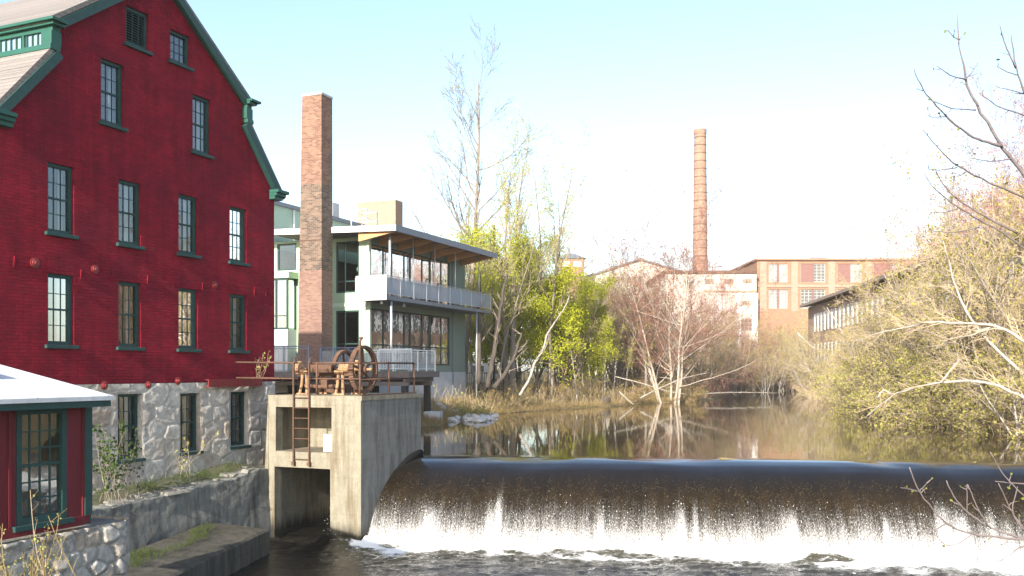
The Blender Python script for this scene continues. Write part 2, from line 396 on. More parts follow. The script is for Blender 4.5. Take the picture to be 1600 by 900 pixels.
def ground_h(X, Y):
    dp = sdist(POND, X, Y); dr = sdist(RIVER, X, Y)
    land = .12+1.5*sstep(0, 5.5, dp)+.25*(fbm(X*.35, Y*.35, 3)-.5)+1.2*sstep(10, 60, dp)
    h = np.where(dp < 0, np.maximum(-1.4, dp*.5+.05), land)
    gx = c_*(X-G[0])+s_*(Y-G[1]); gy = -s_*(X-G[0])+c_*(Y-G[1])
    south = sstep(-.6, -3.5, gx)
    yard = np.where(gy > -.15, -.55, -3.6)
    h = np.where(south > 0, h*(1-south)+yard*south, h)
    h = np.where((dr < 0), np.minimum(h, -3.9), h)
    h = np.where((gx < 4.2) & (gx > -14) & (gy < .15) & (gy > -8) & (dr > 0), np.minimum(h, -3.6), h)
    right = (dr >= 0) & (dr < 3.5) & (X > 15) & (Y < 31)
    h = np.where(right, -3.9+5.2*sstep(0, 3, dr), h)
    return h
def spaced(lo, a, b, hi, st):
    mid = np.arange(a, b+st*.5, st); out = [mid]; g = st; x = a; l = []
    while x > lo: g *= 1.35; x -= g; l.append(x)
    g = st; x = b; r = []
    while x < hi: g *= 1.35; x += g; r.append(x)
    return np.concatenate([np.array(l[::-1]), mid, np.array(r)])
def grid_mesh(name, xs, ys, hf, mat, smooth=True):
    X, Y = np.meshgrid(xs, ys); Z = hf(X, Y); nx, ny = len(xs), len(ys)
    V = np.stack([X, Y, Z], -1).reshape(-1, 3)
    i = (np.arange(ny-1)[:, None]*nx+np.arange(nx-1)[None]).ravel()
    return np_mesh(name, V, np.stack([i, i+1, i+nx+1, i+nx], 1), mat, smooth=smooth)
k = NT('bank_earth'); v = k.coord()
col = k.ramp(k.noise(v, .35, 6, .7), [(.3, (.17,.13,.075)), (.5, (.25,.20,.11)), (.7, (.12,.13,.045))])
col = k.mix(.5, col, k.ramp(k.noise(v, 5, 6, .75), [(.3, .45), (.7, 1.15)]), 'MULTIPLY')
k.pbr(col, .95, k.bump(k.noise(v, 3, 6, .75), .9, .12), spec=.1); M['earth'] = k.m
tag(grid_mesh('ground', spaced(-1600, -34, 62, 1600, 1.0), spaced(-300, 2, 165, 3500, 1.0), ground_h, M['earth']), kind='structure')

# pond
k = NT('pond_water'); v = k.coord((1, .35, 1))
nb = k.bump(k.noise(v, .9, 3, .5), .035, .12)
nb = k.bump(k.noise(k.coord((1,.6,1)), 5, 3, .5), .02, .03, nb)
pb = k.pbr((.045, .032, .014), .035, nb, spec=.5); pb.inputs['IOR'].default_value = 1.45; M['pond'] = k.m
pv = [(-3.3,32.29),(-6.35,33.5),(-10.5,38.2),(-14,50),(-9,64),(6,95),(34,165),(60,165),(60,28.0)]
cv = CREST_B-CREST_A; cn = np.array([cv[1], -cv[0]]); cn = cn/np.linalg.norm(cn); 
if cn[1] > 0: cn = -cn
cl = np.linalg.norm(cv); cu = cv/cl
pe = CREST_A+cu*3.0-cn*.9
b = MB(); b.add([(p[0], p[1], 0) for p in [(CREST_A-cn*.9), CREST_A-cn*.9+np.array([0,1.2]), (-6.35,33.5+.4), (-10.5,38.2), (-14,50), (-9,64), (6,95), (34,165), (60,165), (60,30), tuple(CREST_B-cn*.9)]], [tuple(range(11))])
tag(b.build('pond_water', M['pond'], fixn=False), kind='structure')
bpy.data.objects['pond_water'].data.flip_normals() if bpy.data.objects['pond_water'].data.polygons[0].normal.z < 0 else None

# dam: smooth sheet of water over a rounded sill, breaking into foam
QP = np.array([(-.9,0),(-.5,0),(0,-.012),(.4,-.05),(.82,-.14),(1.2,-.28),(1.55,-.46),(1.9,-.72),(2.2,-1.0),(2.55,-1.45),(2.85,-1.93),(3.08,-2.45),(3.2,-2.8)])
QN = 110
ql = np.concatenate([[0], np.cumsum(np.hypot(*np.diff(QP, axis=0).T))]); qs = np.linspace(0, ql[-1], QN)
qx = np.interp(qs, ql, QP[:,0]); qz = np.interp(qs, ql, QP[:,1])
for _ in range(6):
    qx[1:-1] = (qx[:-2]+qx[2:]+2*qx[1:-1])/4; qz[1:-1] = (qz[:-2]+qz[2:]+2*qz[1:-1])/4
tx = np.gradient(qx); tz = np.gradient(qz); tl = np.hypot(tx, tz); nx_, nz_ = -tz/tl, tx/tl
NA = 760; au = np.linspace(.85, cl, NA)
A_, Q_ = np.meshgrid(au, np.arange(QN)); s01 = qs[Q_]/ql[-1]
fall = sstep(0, 1, np.clip((-qz[Q_])/2.48, 0, 1))*0+np.clip(-qz[Q_]/2.48, 0, 1.2)
# foam front height varies along the crest; a few tall splash plumes
pix = [(796,.34,.12),(789,.43,.26),(1098,.43,.09),(1076,.45,.18),(1235,.46,.3),(955,.48,.12),(1456,.37,.22),(1480,.42,.26),(1523,.43,.12),(1375,.46,.11),(690,.48,.3)]
def au_of(pxx, Y=29.0): return (((pxx-800)/F*Y)-CREST_A[0])/cu[0]
front0 = .485+.09*(fbm(au*.6, au*0+3, 3)-.47)+.13*(fbm(au*3.1, au*0+9, 2)-.4)
front = front0.copy(); plume = np.zeros_like(au)
for (pp, hh, ww) in pix:
    g_ = np.exp(-((au-au_of(pp))/ww)**4); front = np.minimum(front, front0*(1-g_)+hh*g_); plume += g_
FRONT = front[None, :]*np.ones_like(fall)
foam = np.clip((fall-FRONT+.22)/.80, 0, 1)+.16*np.clip(plume,0,1)[None]*sstep(-.02,.2,fall-FRONT)
thick = .02+.03*fbm(A_*.8, s01*2, 3)*sstep(.1, .35, s01)
thick += .04*fbm(A_*7.5, s01*5, 3)*sstep(-.08, .4, fall-FRONT)*1.6+.07*np.clip(plume,0,1)[None]*sstep(-.1, .3, fall-FRONT)
thick += .02*np.sin(A_*1.1+2*fbm(A_*.3, s01*3, 2)*6)*sstep(.03, .2, s01)
Bx = CREST_A[0]+cu[0]*A_+cn[0]*(qx[Q_]+nx_[Q_]*thick); By = CREST_A[1]+cu[1]*A_+cn[1]*(qx[Q_]+nx_[Q_]*thick)
Bz = qz[Q_]+nz_[Q_]*thick*sstep(.02, .2, s01)
V = np.stack([Bx, By, Bz], -1).reshape(-1, 3)
i = (np.arange(QN-1)[:, None]*NA+np.arange(NA-1)[None]).ravel()
k = NT('falling_water')
al = k.attr('along'); fl = k.attr('fall'); fo = k.attr('foam')
def flowvec(sa, sf):
    cb = k.n('ShaderNodeCombineXYZ'); k.L(k.math('MULTIPLY', al, sa), cb.inputs[0]); k.L(k.math('MULTIPLY', fl, sf), cb.inputs[1]); return cb.outputs[0]
n1 = k.noise(flowvec(20, 5), 1, 4, .65); n2 = k.noise(flowvec(62, 38), 1, 3, .8); n3 = k.noise(flowvec(2.2, 1.0), 1, 4, .6)
n4 = k.noise(flowvec(5.5, .8), 1, 4, .7)
fs = k.math('ADD', k.math('ADD', k.math('ADD', k.math('MULTIPLY', fo, .95), k.math('MULTIPLY', k.math('SUBTRACT', n4, .5), .38)), k.math('MULTIPLY', k.math('SUBTRACT', n1, .5), .65)), k.math('MULTIPLY', k.math('SUBTRACT', n2, .5), 1.9))
fm = k.ramp(fs, [(.34, 0), (.50, .06), (.70, .25), (1.0, .62)])
fm = k.math('MULTIPLY', fm, k.ramp(fo, [(0, 0), (.12, 1)]))
# pale flecks of weed and bubbles on the dark sill
vf = k.n('ShaderNodeTexVoronoi'); vf.inputs['Scale'].default_value = 1; k.L(flowvec(30, 46), vf.inputs['Vector'])
fk = k.math('MULTIPLY', k.ramp(vf.outputs['Distance'], [(.14, 1), (.26, 0)]), k.ramp(k.noise(flowvec(5, 9), 1, 3), [(.42, 0), (.56, 1)]))
fk = k.math('MULTIPLY', fk, k.ramp(fl, [(.12, 0), (.3, .7)]))
dark = k.mix(k.ramp(fl, [(.05, 0), (.45, 1)]), (.006, .005, .004), k.ramp(n3, [(.3, (.010,.007,.004)), (.7, (.022,.015,.007))]))
dark = k.mix(.6, dark, k.ramp(n2, [(.3, .4), (.7, 1.5)]), 'MULTIPLY')
col = k.mix(fk, dark, (.15,.12,.055)); col = k.mix(fm, col, (.80,.80,.79))
rg = k.mix(k.ramp(fl, [(.12, 0), (.45, 1)]), (.05,.05,.05), (.12,.12,.12)); rg = k.mix(fm, rg, (.85,.85,.85))
hh = k.math('ADD', k.math('MULTIPLY', n2, .5), k.math('MULTIPLY', n1, .8))
bm1 = k.n('ShaderNodeBump'); bm1.inputs['Distance'].default_value = .05
k.L(k.ramp(fl, [(.06, .03), (.5, .28)]), bm1.inputs['Strength']); k.L(hh, bm1.inputs['Height'])
pf = k.pbr(col, rg, bm1.outputs[0], spec=.5); k.L(k.ramp(fl, [(.04, .9), (.16, .5), (.40, .14)]), pf.inputs['Specular IOR Level']); M['fall'] = k.m
tag(np_mesh('dam_overflow_water', V, np.stack([i, i+NA, i+NA+1, i+1], 1), M['fall'], smooth=True,
    attrs={'along': A_.ravel(), 'fall': fall.ravel(), 'foam': foam.ravel()}), kind='structure')

# spray flung off the face
ND = 20000
da = rng.random(ND)*cl; df = .30+.73*rng.random(ND)**.75
fr_ = np.interp(da, au, front); pl_ = np.interp(da, au, plume)
keep = rng.random(ND) < (sstep(-.12, .6, df-fr_)*.5+.35*np.clip(pl_, 0, 1)*(df > fr_)); da, df = da[keep], df[keep]; ND = len(da)
qi = np.interp(df*2.48, -qz[::1], np.arange(QN)); qxx = np.interp(qi, np.arange(QN), qx); nxx = np.interp(qi, np.arange(QN), nx_); nzz = np.interp(qi, np.arange(QN), nz_)
off = .06+.16*rng.random(ND)**2+.1*np.interp(da, au, plume)*rng.random(ND)
C = np.stack([CREST_A[0]+cu[0]*da+cn[0]*(qxx+nxx*off), CREST_A[1]+cu[1]*da+cn[1]*(qxx+nxx*off), -df*2.48+nzz*off], 1)
r = .003+.007*rng.random(ND)**2; st = r*(1.2+1.8*rng.random(ND))
O8 = np.array([(1,0,0),(0,1,0),(-1,0,0),(0,-1,0),(0,0,1),(0,0,-1)])
V = C[:,None,:]+O8[None]*np.stack([r, r, st], 1)[:,None,:]
Tr = np.array([(0,1,4),(1,2,4),(2,3,4),(3,0,4),(1,0,5),(2,1,5),(3,2,5),(0,3,5)])
Q = (np.arange(ND)[:,None,None]*6+Tr[None]).reshape(-1, 3)
M['foamwhite'] = simple('white_foam', (.82,.82,.81), (.78,.78,.77), 3, .8, 0)
tag(np_mesh('water_spray', V.reshape(-1,3), Q, M['foamwhite'], smooth=True), 'fine white spray thrown off the foaming face of the dam', 'spray', kind='stuff')

# river below the dam, boiling white at the toe
xs = np.concatenate([np.arange(-24, -9, .5), np.arange(-9, 26.1, .07)]); ys = np.concatenate([np.arange(-60, 20, 1.5), np.arange(20, 33.2, .07)])
X, Y = np.meshgrid(xs, ys)
al_ = (X-CREST_A[0])*cu[0]+(Y-CREST_A[1])*cu[1]; dq = (X-CREST_A[0])*cn[0]+(Y-CREST_A[1])*cn[1]-3.0
nn = fbm(X*1.1, Y*1.6, 5); nf = fbm(X*4.2+5, Y*5.5, 4)
edge = .75+1.1*fbm(al_*.35, al_*0+2, 3)+.4*fbm(al_*1.6, al_*0+7, 2)
edge = edge*(1-.6*sstep(2.2, 1.0, al_))+.001
edge = edge*(1+.75*sstep(7, 22, al_))
fm_ = (1-sstep(.35, 1.5, (dq+.9*(nn-.47)*2+.35*(nf-.45))/edge))
drift = np.clip(1-dq/6.5, 0, 1)*.46
tongue = np.exp(-((dq-.9)/.5)**2)*sstep(.5, .62, fbm(X*.55+9, Y*.9, 3))   # glassy tongues between the foam
fm_ = np.clip(fm_-.75*tongue, 0, 1)*sstep(.3, 1.3, al_)
drift = drift*sstep(-.6, 1.2, al_)
Z = -2.48+.05*(fbm(X*.8, Y*1.5, 4)-.47)+.03*(nf-.47)+sstep(4.5, .2, dq)*(.22*(nn-.42)+.10*(nf-.45))+.16*np.exp(-((dq-.25)/.35)**2)*(.5+nn)
Z = np.where(Y < 18, -2.48, Z)
k = NT('river_water'); fo = k.attr('foam'); dr_ = k.attr('drift'); v = k.coord()
a1 = k.noise(k.coord((1,1.7,1)), 7, 6, .75); a2 = k.noise(k.coord((1,2.0,1)), 2.2, 6, .7)
flk = k.ramp(k.math('ADD', k.math('MULTIPLY', a2, .62), k.math('ADD', k.math('MULTIPLY', a1, .38), k.math('MULTIPLY', dr_, .28))), [(.655, 0), (.71, 1)])
fmx = k.math('MAXIMUM', k.ramp(k.math('ADD', fo, k.math('MULTIPLY', k.math('SUBTRACT', a1, .5), 1.0)), [(.35, 0), (.7, 1)]), k.math('MULTIPLY', flk, .8))
col = k.mix(fmx, k.mix(k.ramp(dr_, [(.2, 0), (.46, .8)]), (.010,.009,.007), (.085,.075,.04)), (.9,.9,.86))
rg = k.mix(fmx, (.08,.08,.08), (.8,.8,.8))
k.pbr(col, rg, k.bump(a1, .35, .03, k.bump(a2, .5, .08)), spec=.5); M['river'] = k.m
nx, ny = len(xs), len(ys)
i = (np.arange(ny-1)[:, None]*nx+np.arange(nx-1)[None]).ravel()
tag(np_mesh('river_water', np.stack([X, Y, Z], -1).reshape(-1,3), np.stack([i, i+1, i+nx+1, i+nx], 1), M['river'], smooth=True,
    attrs={'foam': fm_.ravel(), 'drift': drift.ravel()}), kind='structure')

# ------------------------------------------------------------------ shared builders
def sash_window(par, x0, x1, z0, z1, y=0.0, rec=.13, nx=3, nz=4, sash=True, curtain=None, frame=None, fw=.085, mw=.022, sill=True,
                glass=None, name='window', louver=False, side=1):
    """window in a wall facing local -y; a frame mesh with pane, sill and curtain under it"""
    frame = frame or M['greenpaint']; glass = glass or M['glass']; yo = y+rec
    m = MB(); e = .004
    a, b_, c, d = x0+e, x1-e, z0+e, z1-e
    m.box(a, a+fw, yo-.05, yo+.09, c, d); m.box(b_-fw, b_, yo-.05, yo+.09, c, d)
    m.box(a+fw, b_-fw, yo-.05, yo+.09, d-fw, d); m.box(a+fw, b_-fw, yo-.05, yo+.09, c, c+fw*1.1)
    ix0, ix1, iz0, iz1 = a+fw, b_-fw, c+fw*1.1, d-fw
    if louver:
        zz = iz0+.03
        while zz < iz1-.03:
            m.hexa([(ix0,yo-.03,zz),(ix1,yo-.03,zz),(ix1,yo+.04,zz+.045),(ix0,yo+.04,zz+.045),(ix0,yo-.03,zz+.012),(ix1,yo-.03,zz+.012),(ix1,yo+.04,zz+.057),(ix0,yo+.04,zz+.057)]); zz += .075
        for q in (1,2): m.box(ix0+(ix1-ix0)*q/3-.012, ix0+(ix1-ix0)*q/3+.012, yo-.045, yo-.031, iz0, iz1)
    else:
        if sash: m.box(ix0, ix1, yo-.015, yo+.05, (iz0+iz1)/2-.025, (iz0+iz1)/2+.025)
        for q in range(1, nx): xx = ix0+(ix1-ix0)*q/nx; m.box(xx-mw/2, xx+mw/2, yo+.005, yo+.035, iz0, iz1)
        for q in range(1, nz):
            if sash and abs(q-nz/2) < .01: continue
            zz = iz0+(iz1-iz0)*q/nz; m.box(ix0, ix1, yo+.007, yo+.033, zz-mw/2, zz+mw/2)
    win = m.build(name, frame, par)
    if not louver:
        p = MB(); p.add([(ix0,yo+.02,iz0),(ix1,yo+.02,iz0),(ix1,yo+.02,iz1),(ix0,yo+.02,iz1)], [(0,1,2,3)]); p.build('pane', glass, win)
    else:
        p = MB(); p.box(ix0, ix1, yo+.07, yo+.085, iz0, iz1); p.build('backing', M['black'], win)
    if sill:
        p = MB(); p.box(x0-.09, x1+.09, y-.09, yo-.052, z0-.10, z0-.006); p.build('sill', frame, win, bevel=.008)
    if curtain:
        wd = (ix1-ix0)*curtain[0]; cm = M[curtain[1]]
        p = MB(); n = 14; f0 = ix1-wd
        pts = [(f0+wd*q/n, yo+.20+.02*(q % 2)) for q in range(n+1)]
        for q in range(n):
            p.add([(pts[q][0],pts[q][1],iz0),(pts[q+1][0],pts[q+1][1],iz0),(pts[q+1][0],pts[q+1][1],iz1),(pts[q][0],pts[q][1],iz1)], [(0,1,2,3)])
        p.build('curtain', cm, win)
    return win

def stone_sheet(name, par, x0, x1, z0, z1, holes, y, mat, cell=(.55,.38), depth=.09, res=.045, seed=1, topf=None, wrap=None, link=True):
    """rubble masonry face towards -y, every stone bulging, joints sunk; holes left open with reveals"""
    rg = np.random.default_rng(seed)
    xs = np.unique(np.round(np.concatenate([np.linspace(x0, x1, int((x1-x0)/res)+1)]+[np.array([h[0], h[1]]) for h in holes]), 4))
    zs = np.unique(np.round(np.concatenate([np.linspace(z0, z1, int((z1-z0)/res)+1)]+[np.array([h[2], h[3]]) for h in holes]), 4))
    X, Z = np.meshgrid(xs, zs)
    sx, sz = [], []; zz = z0-cell[1]; row = 0
    while zz < z1+cell[1]:
        hgt = cell[1]*rg.uniform(.65, 1.35); xx = x0-cell[0]+rg.uniform(0, cell[0])
        while xx < x1+cell[0]:
            sx.append(xx+rg.uniform(-.1,.1)*cell[0]); sz.append(zz+hgt*.5+rg.uniform(-.22,.22)*hgt); xx += cell[0]*rg.uniform(.55, 1.6)
        zz += hgt
    sx = np.array(sx); sz = np.array(sz); sh = rg.random(len(sx)); pr = rg.uniform(.35, 1, len(sx)); tlx = rg.uniform(-.25,.25,len(sx)); tlz = rg.uniform(-.25,.25,len(sx))
    wx = X+.06*(fbm(X*3, Z*3, 3)-.5)*2; wz = Z+.06*(fbm(X*3+40, Z*3, 3)-.5)*2
    pw = 2.0 if wrap is not None else 3.4
    D = (np.abs(wx[...,None]-sx)/cell[0])**pw+(np.abs(wz[...,None]-sz)/cell[1])**pw
    D = D**(1/pw); idx = np.argmin(D, -1); d1 = np.take_along_axis(D, idx[...,None], -1)[...,0]
    np.put_along_axis(D, idx[...,None], 9, -1); d2 = D.min(-1); ed = d2-d1
    sm_ = .20 if wrap is not None else .09
    hgt = sstep(0, sm_, ed)*(.25+.75*pr[idx])+.6*(tlx[idx]*(wx-sx[idx])/cell[0]+tlz[idx]*(wz-sz[idx])/cell[1])*sstep(0,.2,ed)+(.4 if wrap is not None else .7)*(fbm(X*4, Z*5, 6)-.5)
    for h in holes:
        dd = np.maximum(np.maximum(h[0]-X, X-h[1]), np.maximum(h[2]-Z, Z-h[3])); hgt = np.where(dd < .04, .3, hgt)
    Y = y-depth*hgt
    V = np.stack([X, Y, Z], -1)
    if topf is not None: V[...,2] = z0+(V[...,2]-z0)*((topf(X)-z0)/(z1-z0))
    if wrap is not None: V = wrap(V)
    V = V.reshape(-1, 3); nx, nz = len(xs), len(zs)
    jx = np.arange(nx-1); jz = np.arange(nz-1); JX, JZ = np.meshgrid(jx, jz)
    cx = (xs[JX]+xs[JX+1])/2; cz = (zs[JZ]+zs[JZ+1])/2; ok = np.ones(cx.shape, bool)
    for h in holes: ok &= ~((cx > h[0]) & (cx < h[1]) & (cz > h[2]) & (cz < h[3]))
    i = (JZ*nx+JX)[ok]; Q = np.stack([i, i+1, i+nx+1, i+nx], 1)
    st = sh[idx].ravel(); jo = sstep(0, .13, ed).ravel()
    V = list(V); Q = list(Q); st = list(st); jo = list(jo)
    for h in holes:
        q = [(h[0],h[2]),(h[1],h[2]),(h[1],h[3]),(h[0],h[3])]
        for a in range(4):
            p0, p1 = q[a], q[(a+1) % 4]; bse = len(V)
            yy = y-depth*.3
            V += [(p0[0],yy,p0[1]),(p1[0],yy,p1[1]),(p1[0],y+.35,p1[1]),(p0[0],y+.35,p0[1])]; Q.append([bse+3,bse+2,bse+1,bse]); st += [.5]*4; jo += [1]*4
    return np_mesh(name, np.array(V), np.array(Q), mat, smooth=True, parent=par, attrs={'stone': st, 'joint': jo}, link=link)

def ry(v): return v

# ------------------------------------------------------------------ red mill
mill = empty('red_mill', (G[0], G[1], 0), TH, 'tall red painted brick mill with green trim and rough stone ground floor', 'building')
CX, WL, WR = -5.5, -10.95, -.05
prof = [(WL,2.6),(WR,2.6),(WR,9.3),(-1.66,11.32),(-1.66,12.0),(CX,14.83),(-9.34,12.0),(-9.34,11.32),(WL,9.3)]
col_x = [-9.07,-6.70,-4.33,-1.98]
wins = []
for q, xx in enumerate(col_x):
    wins.append((xx-.42, xx+.42, 6.62, 8.45, 'r1')); wins.append((xx-.42, xx+.42, 3.66, 5.53, 'r2'))
wins += [(-7.75,-6.92,9.93,11.72,'t'), (-4.14,-3.32,9.90,11.70,'t'), (-6.84,-5.98,12.42,13.52,'v'), (-5.10,-4.25,12.46,13.42,'a')]
mw_ = MB(); mw_.sheet_holes(prof, [w_[:4] for w_ in wins], lambda u, v, d: (u, d, v), .14)
for (x0,x1,z0,z1,_) in wins:    # flat brick arches a little proud over the windows
    pass
# side and back walls
DEP = 15.0
mw_.add([(WR,0,2.6),(WR,DEP,2.6),(WR,DEP,9.3),(WR,0,9.3)], [(0,1,2,3)]); mw_.add([(WL,0,2.6),(WL,DEP,2.6),(WL,DEP,9.3),(WL,0,9.3)], [(3,2,1,0)])
mw_.add([(p[0],DEP,p[1]) for p in prof], [tuple(range(len(prof)))])
mw_.build('wall', M['redbrick'], mill, fixn=False)
stone_holes = [(-7.17,-6.26,.42,2.30),(-4.72,-3.82,.44,2.27),(-2.40,-1.50,.46,2.27)]
stone_sheet('foundation', mill, WL, WR-.02, -1.2, 2.597, stone_holes, -.02, M['stone'], (.9,.55), .05, .040, 5)
b = MB(); b.box(WR-.05, WR-.02, .01, DEP, -1.2, 2.59); b.box(WL, WL+.03, .01, DEP, -1.2, 2.59); b.build('foundation_side', M['concrete'], mill)
cur = {'r1':(.30,'curtain'),'r2':(.26,'curtain'),'t':(.34,'curtain')}
for q, (x0,x1,z0,z1,kd) in enumerate(wins):
    if kd == 'v': sash_window(mill, x0,x1,z0,z1, name='louvre_vent', louver=True, fw=.09)
    elif kd == 'a': sash_window(mill, x0,x1,z0,z1, nz=3, nx=3, sash=False)
    else: sash_window(mill, x0,x1,z0,z1, curtain=((.22+.14*((q*7) % 5)/5, 'curtain') if (q != 6) else (.9, 'blind')))
for q, h in enumerate(stone_holes):
    sash_window(mill, *h, rec=.2, nx=4 if q == 0 else 3, curtain=(.28,'curtain') if q != 1 else (.85,'blind'))
# roof: lower slopes, clerestory monitors, upper slopes
OV = -.16
rf = MB()
for sgn in (1, -1):
    X_ = lambda x: CX+(x-CX)*sgn
    for (xa,za,xb,zb) in ((.30,9.10,-1.60,11.34), (-1.42,12.02,CX,14.98)):
        nrm = Vector((-(zb-za)*-1, 0, abs(xb-xa))).normalized(); t_ = .13
        o_ = (nrm.x*t_, nrm.z*t_)
        rf.hexa([(X_(xa),OV,za),(X_(xb),OV,zb),(X_(xb),DEP+.1,zb),(X_(xa),DEP+.1,za),(X_(xa+o_[0]),OV,za+o_[1]),(X_(xb+(o_[0] if xb != CX else 0)),OV,zb+o_[1]),(X_(xb+(o_[0] if xb != CX else 0)),DEP+.1,zb+o_[1]),(X_(xa+o_[0]),DEP+.1,za+o_[1])])
roof = rf.build('roof', M['shingle'], mill)
# raking trim boards on the gable
tr_ = MB()
for sgn in (1, -1):
    X_ = lambda x: CX+(x-CX)*sgn
    for (xa,za,xb,zb) in ((.22,9.24,-1.66,11.38), (-1.50,12.06,CX,14.93)):
        ln = math.hypot(xb-xa, zb-za); ux, uz = (xb-xa)/ln, (zb-za)/ln; px_, pz_ = uz, -ux
        if pz_ > 0: px_, pz_ = -px_, -pz_
        wd = .235
        P4 = [(X_(xa),za),(X_(xb),zb),(X_(xb+px_*wd if xb != CX else xb),zb+pz_*wd-(.06 if xb == CX else 0)),(X_(xa+px_*wd),za+pz_*wd)]
        tr_.prism(P4, OV-.05, -.003)
tr_.build('rake_board', M['greenpaint'], mill)
# boxed eave returns
for sgn in (1, -1):
    X_ = lambda x: CX+(x-CX)*sgn
    m_ = MB(); 
    for (o0, o1, z0, z1) in ((.0,.20,9.02,9.14),(.0,.28,9.14,9.25),(.0,.36,9.25,9.36)):
        m_.box(X_(WR-.28), X_(WR+o1), -.02-o1, .3, z0, z1)
    m_.box(X_(WR+.003), X_(WR+.26), .3, DEP, 9.0, 9.22)
    m_.build('eave_cornice', M['greentrim'], mill, bevel=.01)
# clerestory monitors
for sgn in (1, -1):
    X_ = lambda x: CX+(x-CX)*sgn
    m_ = MB()
    m_.box(X_(-1.75), X_(-1.42), OV-.04, DEP, 11.36, 11.50); m_.box(X_(-1.75), X_(-1.50), OV-.02, DEP, 11.86, 11.98)
    for (o1,z0,z1) in ((.10,11.98,12.06),(.20,12.06,12.14)): m_.box(X_(-1.80), X_(-1.50+o1), OV-.06-o1, DEP, z0, z1)
    m_.box(X_(-1.78), X_(-1.46), OV-.03, OV+.34, 11.5, 11.86)
    yy = .9
    while yy < DEP:
        m_.box(X_(-1.72), X_(-1.5), yy-.03, yy+.03, 11.5, 11.86); yy += 1.6
    mo = m_.build('clerestory', M['greentrim'], mill, bevel=.008)
    m2 = MB(); m2.add([(X_(-1.56),.2,11.5),(X_(-1.56),DEP,11.5),(X_(-1.56),DEP,11.86),(X_(-1.56),.2,11.86)], [(0,1,2,3)]); m2.build('pane', M['glass'], mo)
    m3 = MB(); yy = .4
    while yy < DEP: m3.box(X_(-1.58), X_(-1.53), yy-.012, yy+.012, 11.5, 11.86); yy += .2
    m3.build('glazing_bar', M['greentrim'], mo)
# round tie plates and star anchors
for (xx,zz,rr) in ((-9.88,5.75,.15),(-7.96,5.78,.14),(-3.14,5.76,.13),(-7.69,2.56,.13),(-6.06,2.56,.12),(-4.86,2.66,.13)):
    m_ = MB(); rr *= .92; m_.lathe([(0,-.10),(rr*.35,-.10),(rr*.4,-.065),(rr*.7,-.06),(rr*.75,-.032),(rr,-.028),(rr,-.003)], (xx,-.0 if zz > 3 else -.06,zz), 20, 'y'); m_.build('tie_plate', M['rediron'], mill, smooth=False)
for (xx,zz) in ((-10.48,5.72),(-8.43,5.6),(-7.35,5.67),(-6.03,5.67),(-4.97,5.65),(-3.71,5.65),(-1.16,5.71),(-.54,5.72)):
    m_ = MB(); m_.hexa([(xx-.02,-.02,zz-.13),(xx+.02,-.02,zz-.13),(xx+.02,-.002,zz-.13),(xx-.02,-.002,zz-.13),(xx-.012,-.045,zz+.13),(xx+.028,-.045,zz+.13),(xx+.028,-.002,zz+.13),(xx-.012,-.002,zz+.13)])
    m_.build('anchor_strap', M['redbrick'], mill)
m_ = MB(); m_.box(-3.70, -1.05, -.26, -.22, 2.45, 2.70); m_.box(-3.70,-1.05,-.22,-.10,2.45,2.475); m_.box(-3.70,-1.05,-.22,-.10,2.675,2.70)
m_.build('iron_lintel', M['rediron'], mill)
m_ = MB(); m_.box(WL+.3, WR-.3, .6, DEP-.3, 3.0, 3.05); m_.box(WL+.3, WR-.3, .6, DEP-.3, 6.1, 6.15); m_.box(WL+.3, WR-.3, .6, DEP-.3, 9.2, 9.25); m_.box(WL+.3, WR-.3, .6, DEP-.3, -.5, -.45)
m_.box(WL+.3, WR-.3, 4.0, 4.1, -.4, 9.1); m_.build('floor', M['dimfloor'], mill)

# ------------------------------------------------------------------ shed on its rubble pier
shed = empty('boarded_shed', (S[0], S[1], .19), TH, 'small dark red boarded shed with white roof on a rubble base', 'shed')
SZ = .19
m_ = MB(); hw = (-1.52,-.50,.36-SZ,2.32-SZ)
m_.sheet_holes([(-4.2,0),(0,0),(0,2.28),(-4.2,2.28)], [hw], lambda u,v,d:(u,d,v), .1)
m_.add([(0,0,0),(0,2.7,0),(0,2.7,2.82),(0,0,2.28)], [(0,1,2,3)])
xx = -4.05
while xx < -.1:
    if not (hw[0]-.05 < xx < hw[1]+.05): m_.box(xx-.025, xx+.025, -.022, -.001, .15, 2.25)
    xx += .3
m_.build('wall', M['redpaint'], shed)
m_ = MB(); m_.box(-4.2, -.14, -.035, -.001, -.02, .14); m_.build('base_board', M['redpaint'], shed)
m_ = MB(); m_.box(-.13, .03, -.04, -.001, .145, 2.2); m_.build('corner_board', M['greenpaint'], shed); MB().box(.001, .035, .001, .13, -.02, 2.2).build('corner_board', M['greenpaint'], shed)
m_ = MB(); m_.box(-4.2, .04, -.30, -.045, 2.20, 2.27); m_.box(-4.2, .10, -.42, -.385, 2.13, 2.24); m_.build('eave_board', M['greenpaint'], shed)
m_ = MB(); a_ = [(-.46,2.245),(-.46,2.32),(2.9,2.98),(2.9,2.90)]
m_.prism(a_, -4.2, .14, 'x'); m_.add([(-4.2,2.9,2.9),(.14,2.9,2.9),(.14,2.9,2.98),(-4.2,2.9,2.98)], [(0,1,2,3)])
for q in (2,5,8): m_.hexa([(-4+q*.5-.01,-.46,2.325),(-4+q*.5+.01,-.46,2.325),(-4+q*.5+.01,2.9,2.985),(-4+q*.5-.01,2.9,2.985),(-4+q*.5-.01,-.46,2.337),(-4+q*.5+.01,-.46,2.337),(-4+q*.5+.01,2.9,2.997),(-4+q*.5-.01,2.9,2.997)])
rfm = m_.build('roof', M['whiteroof'], shed)
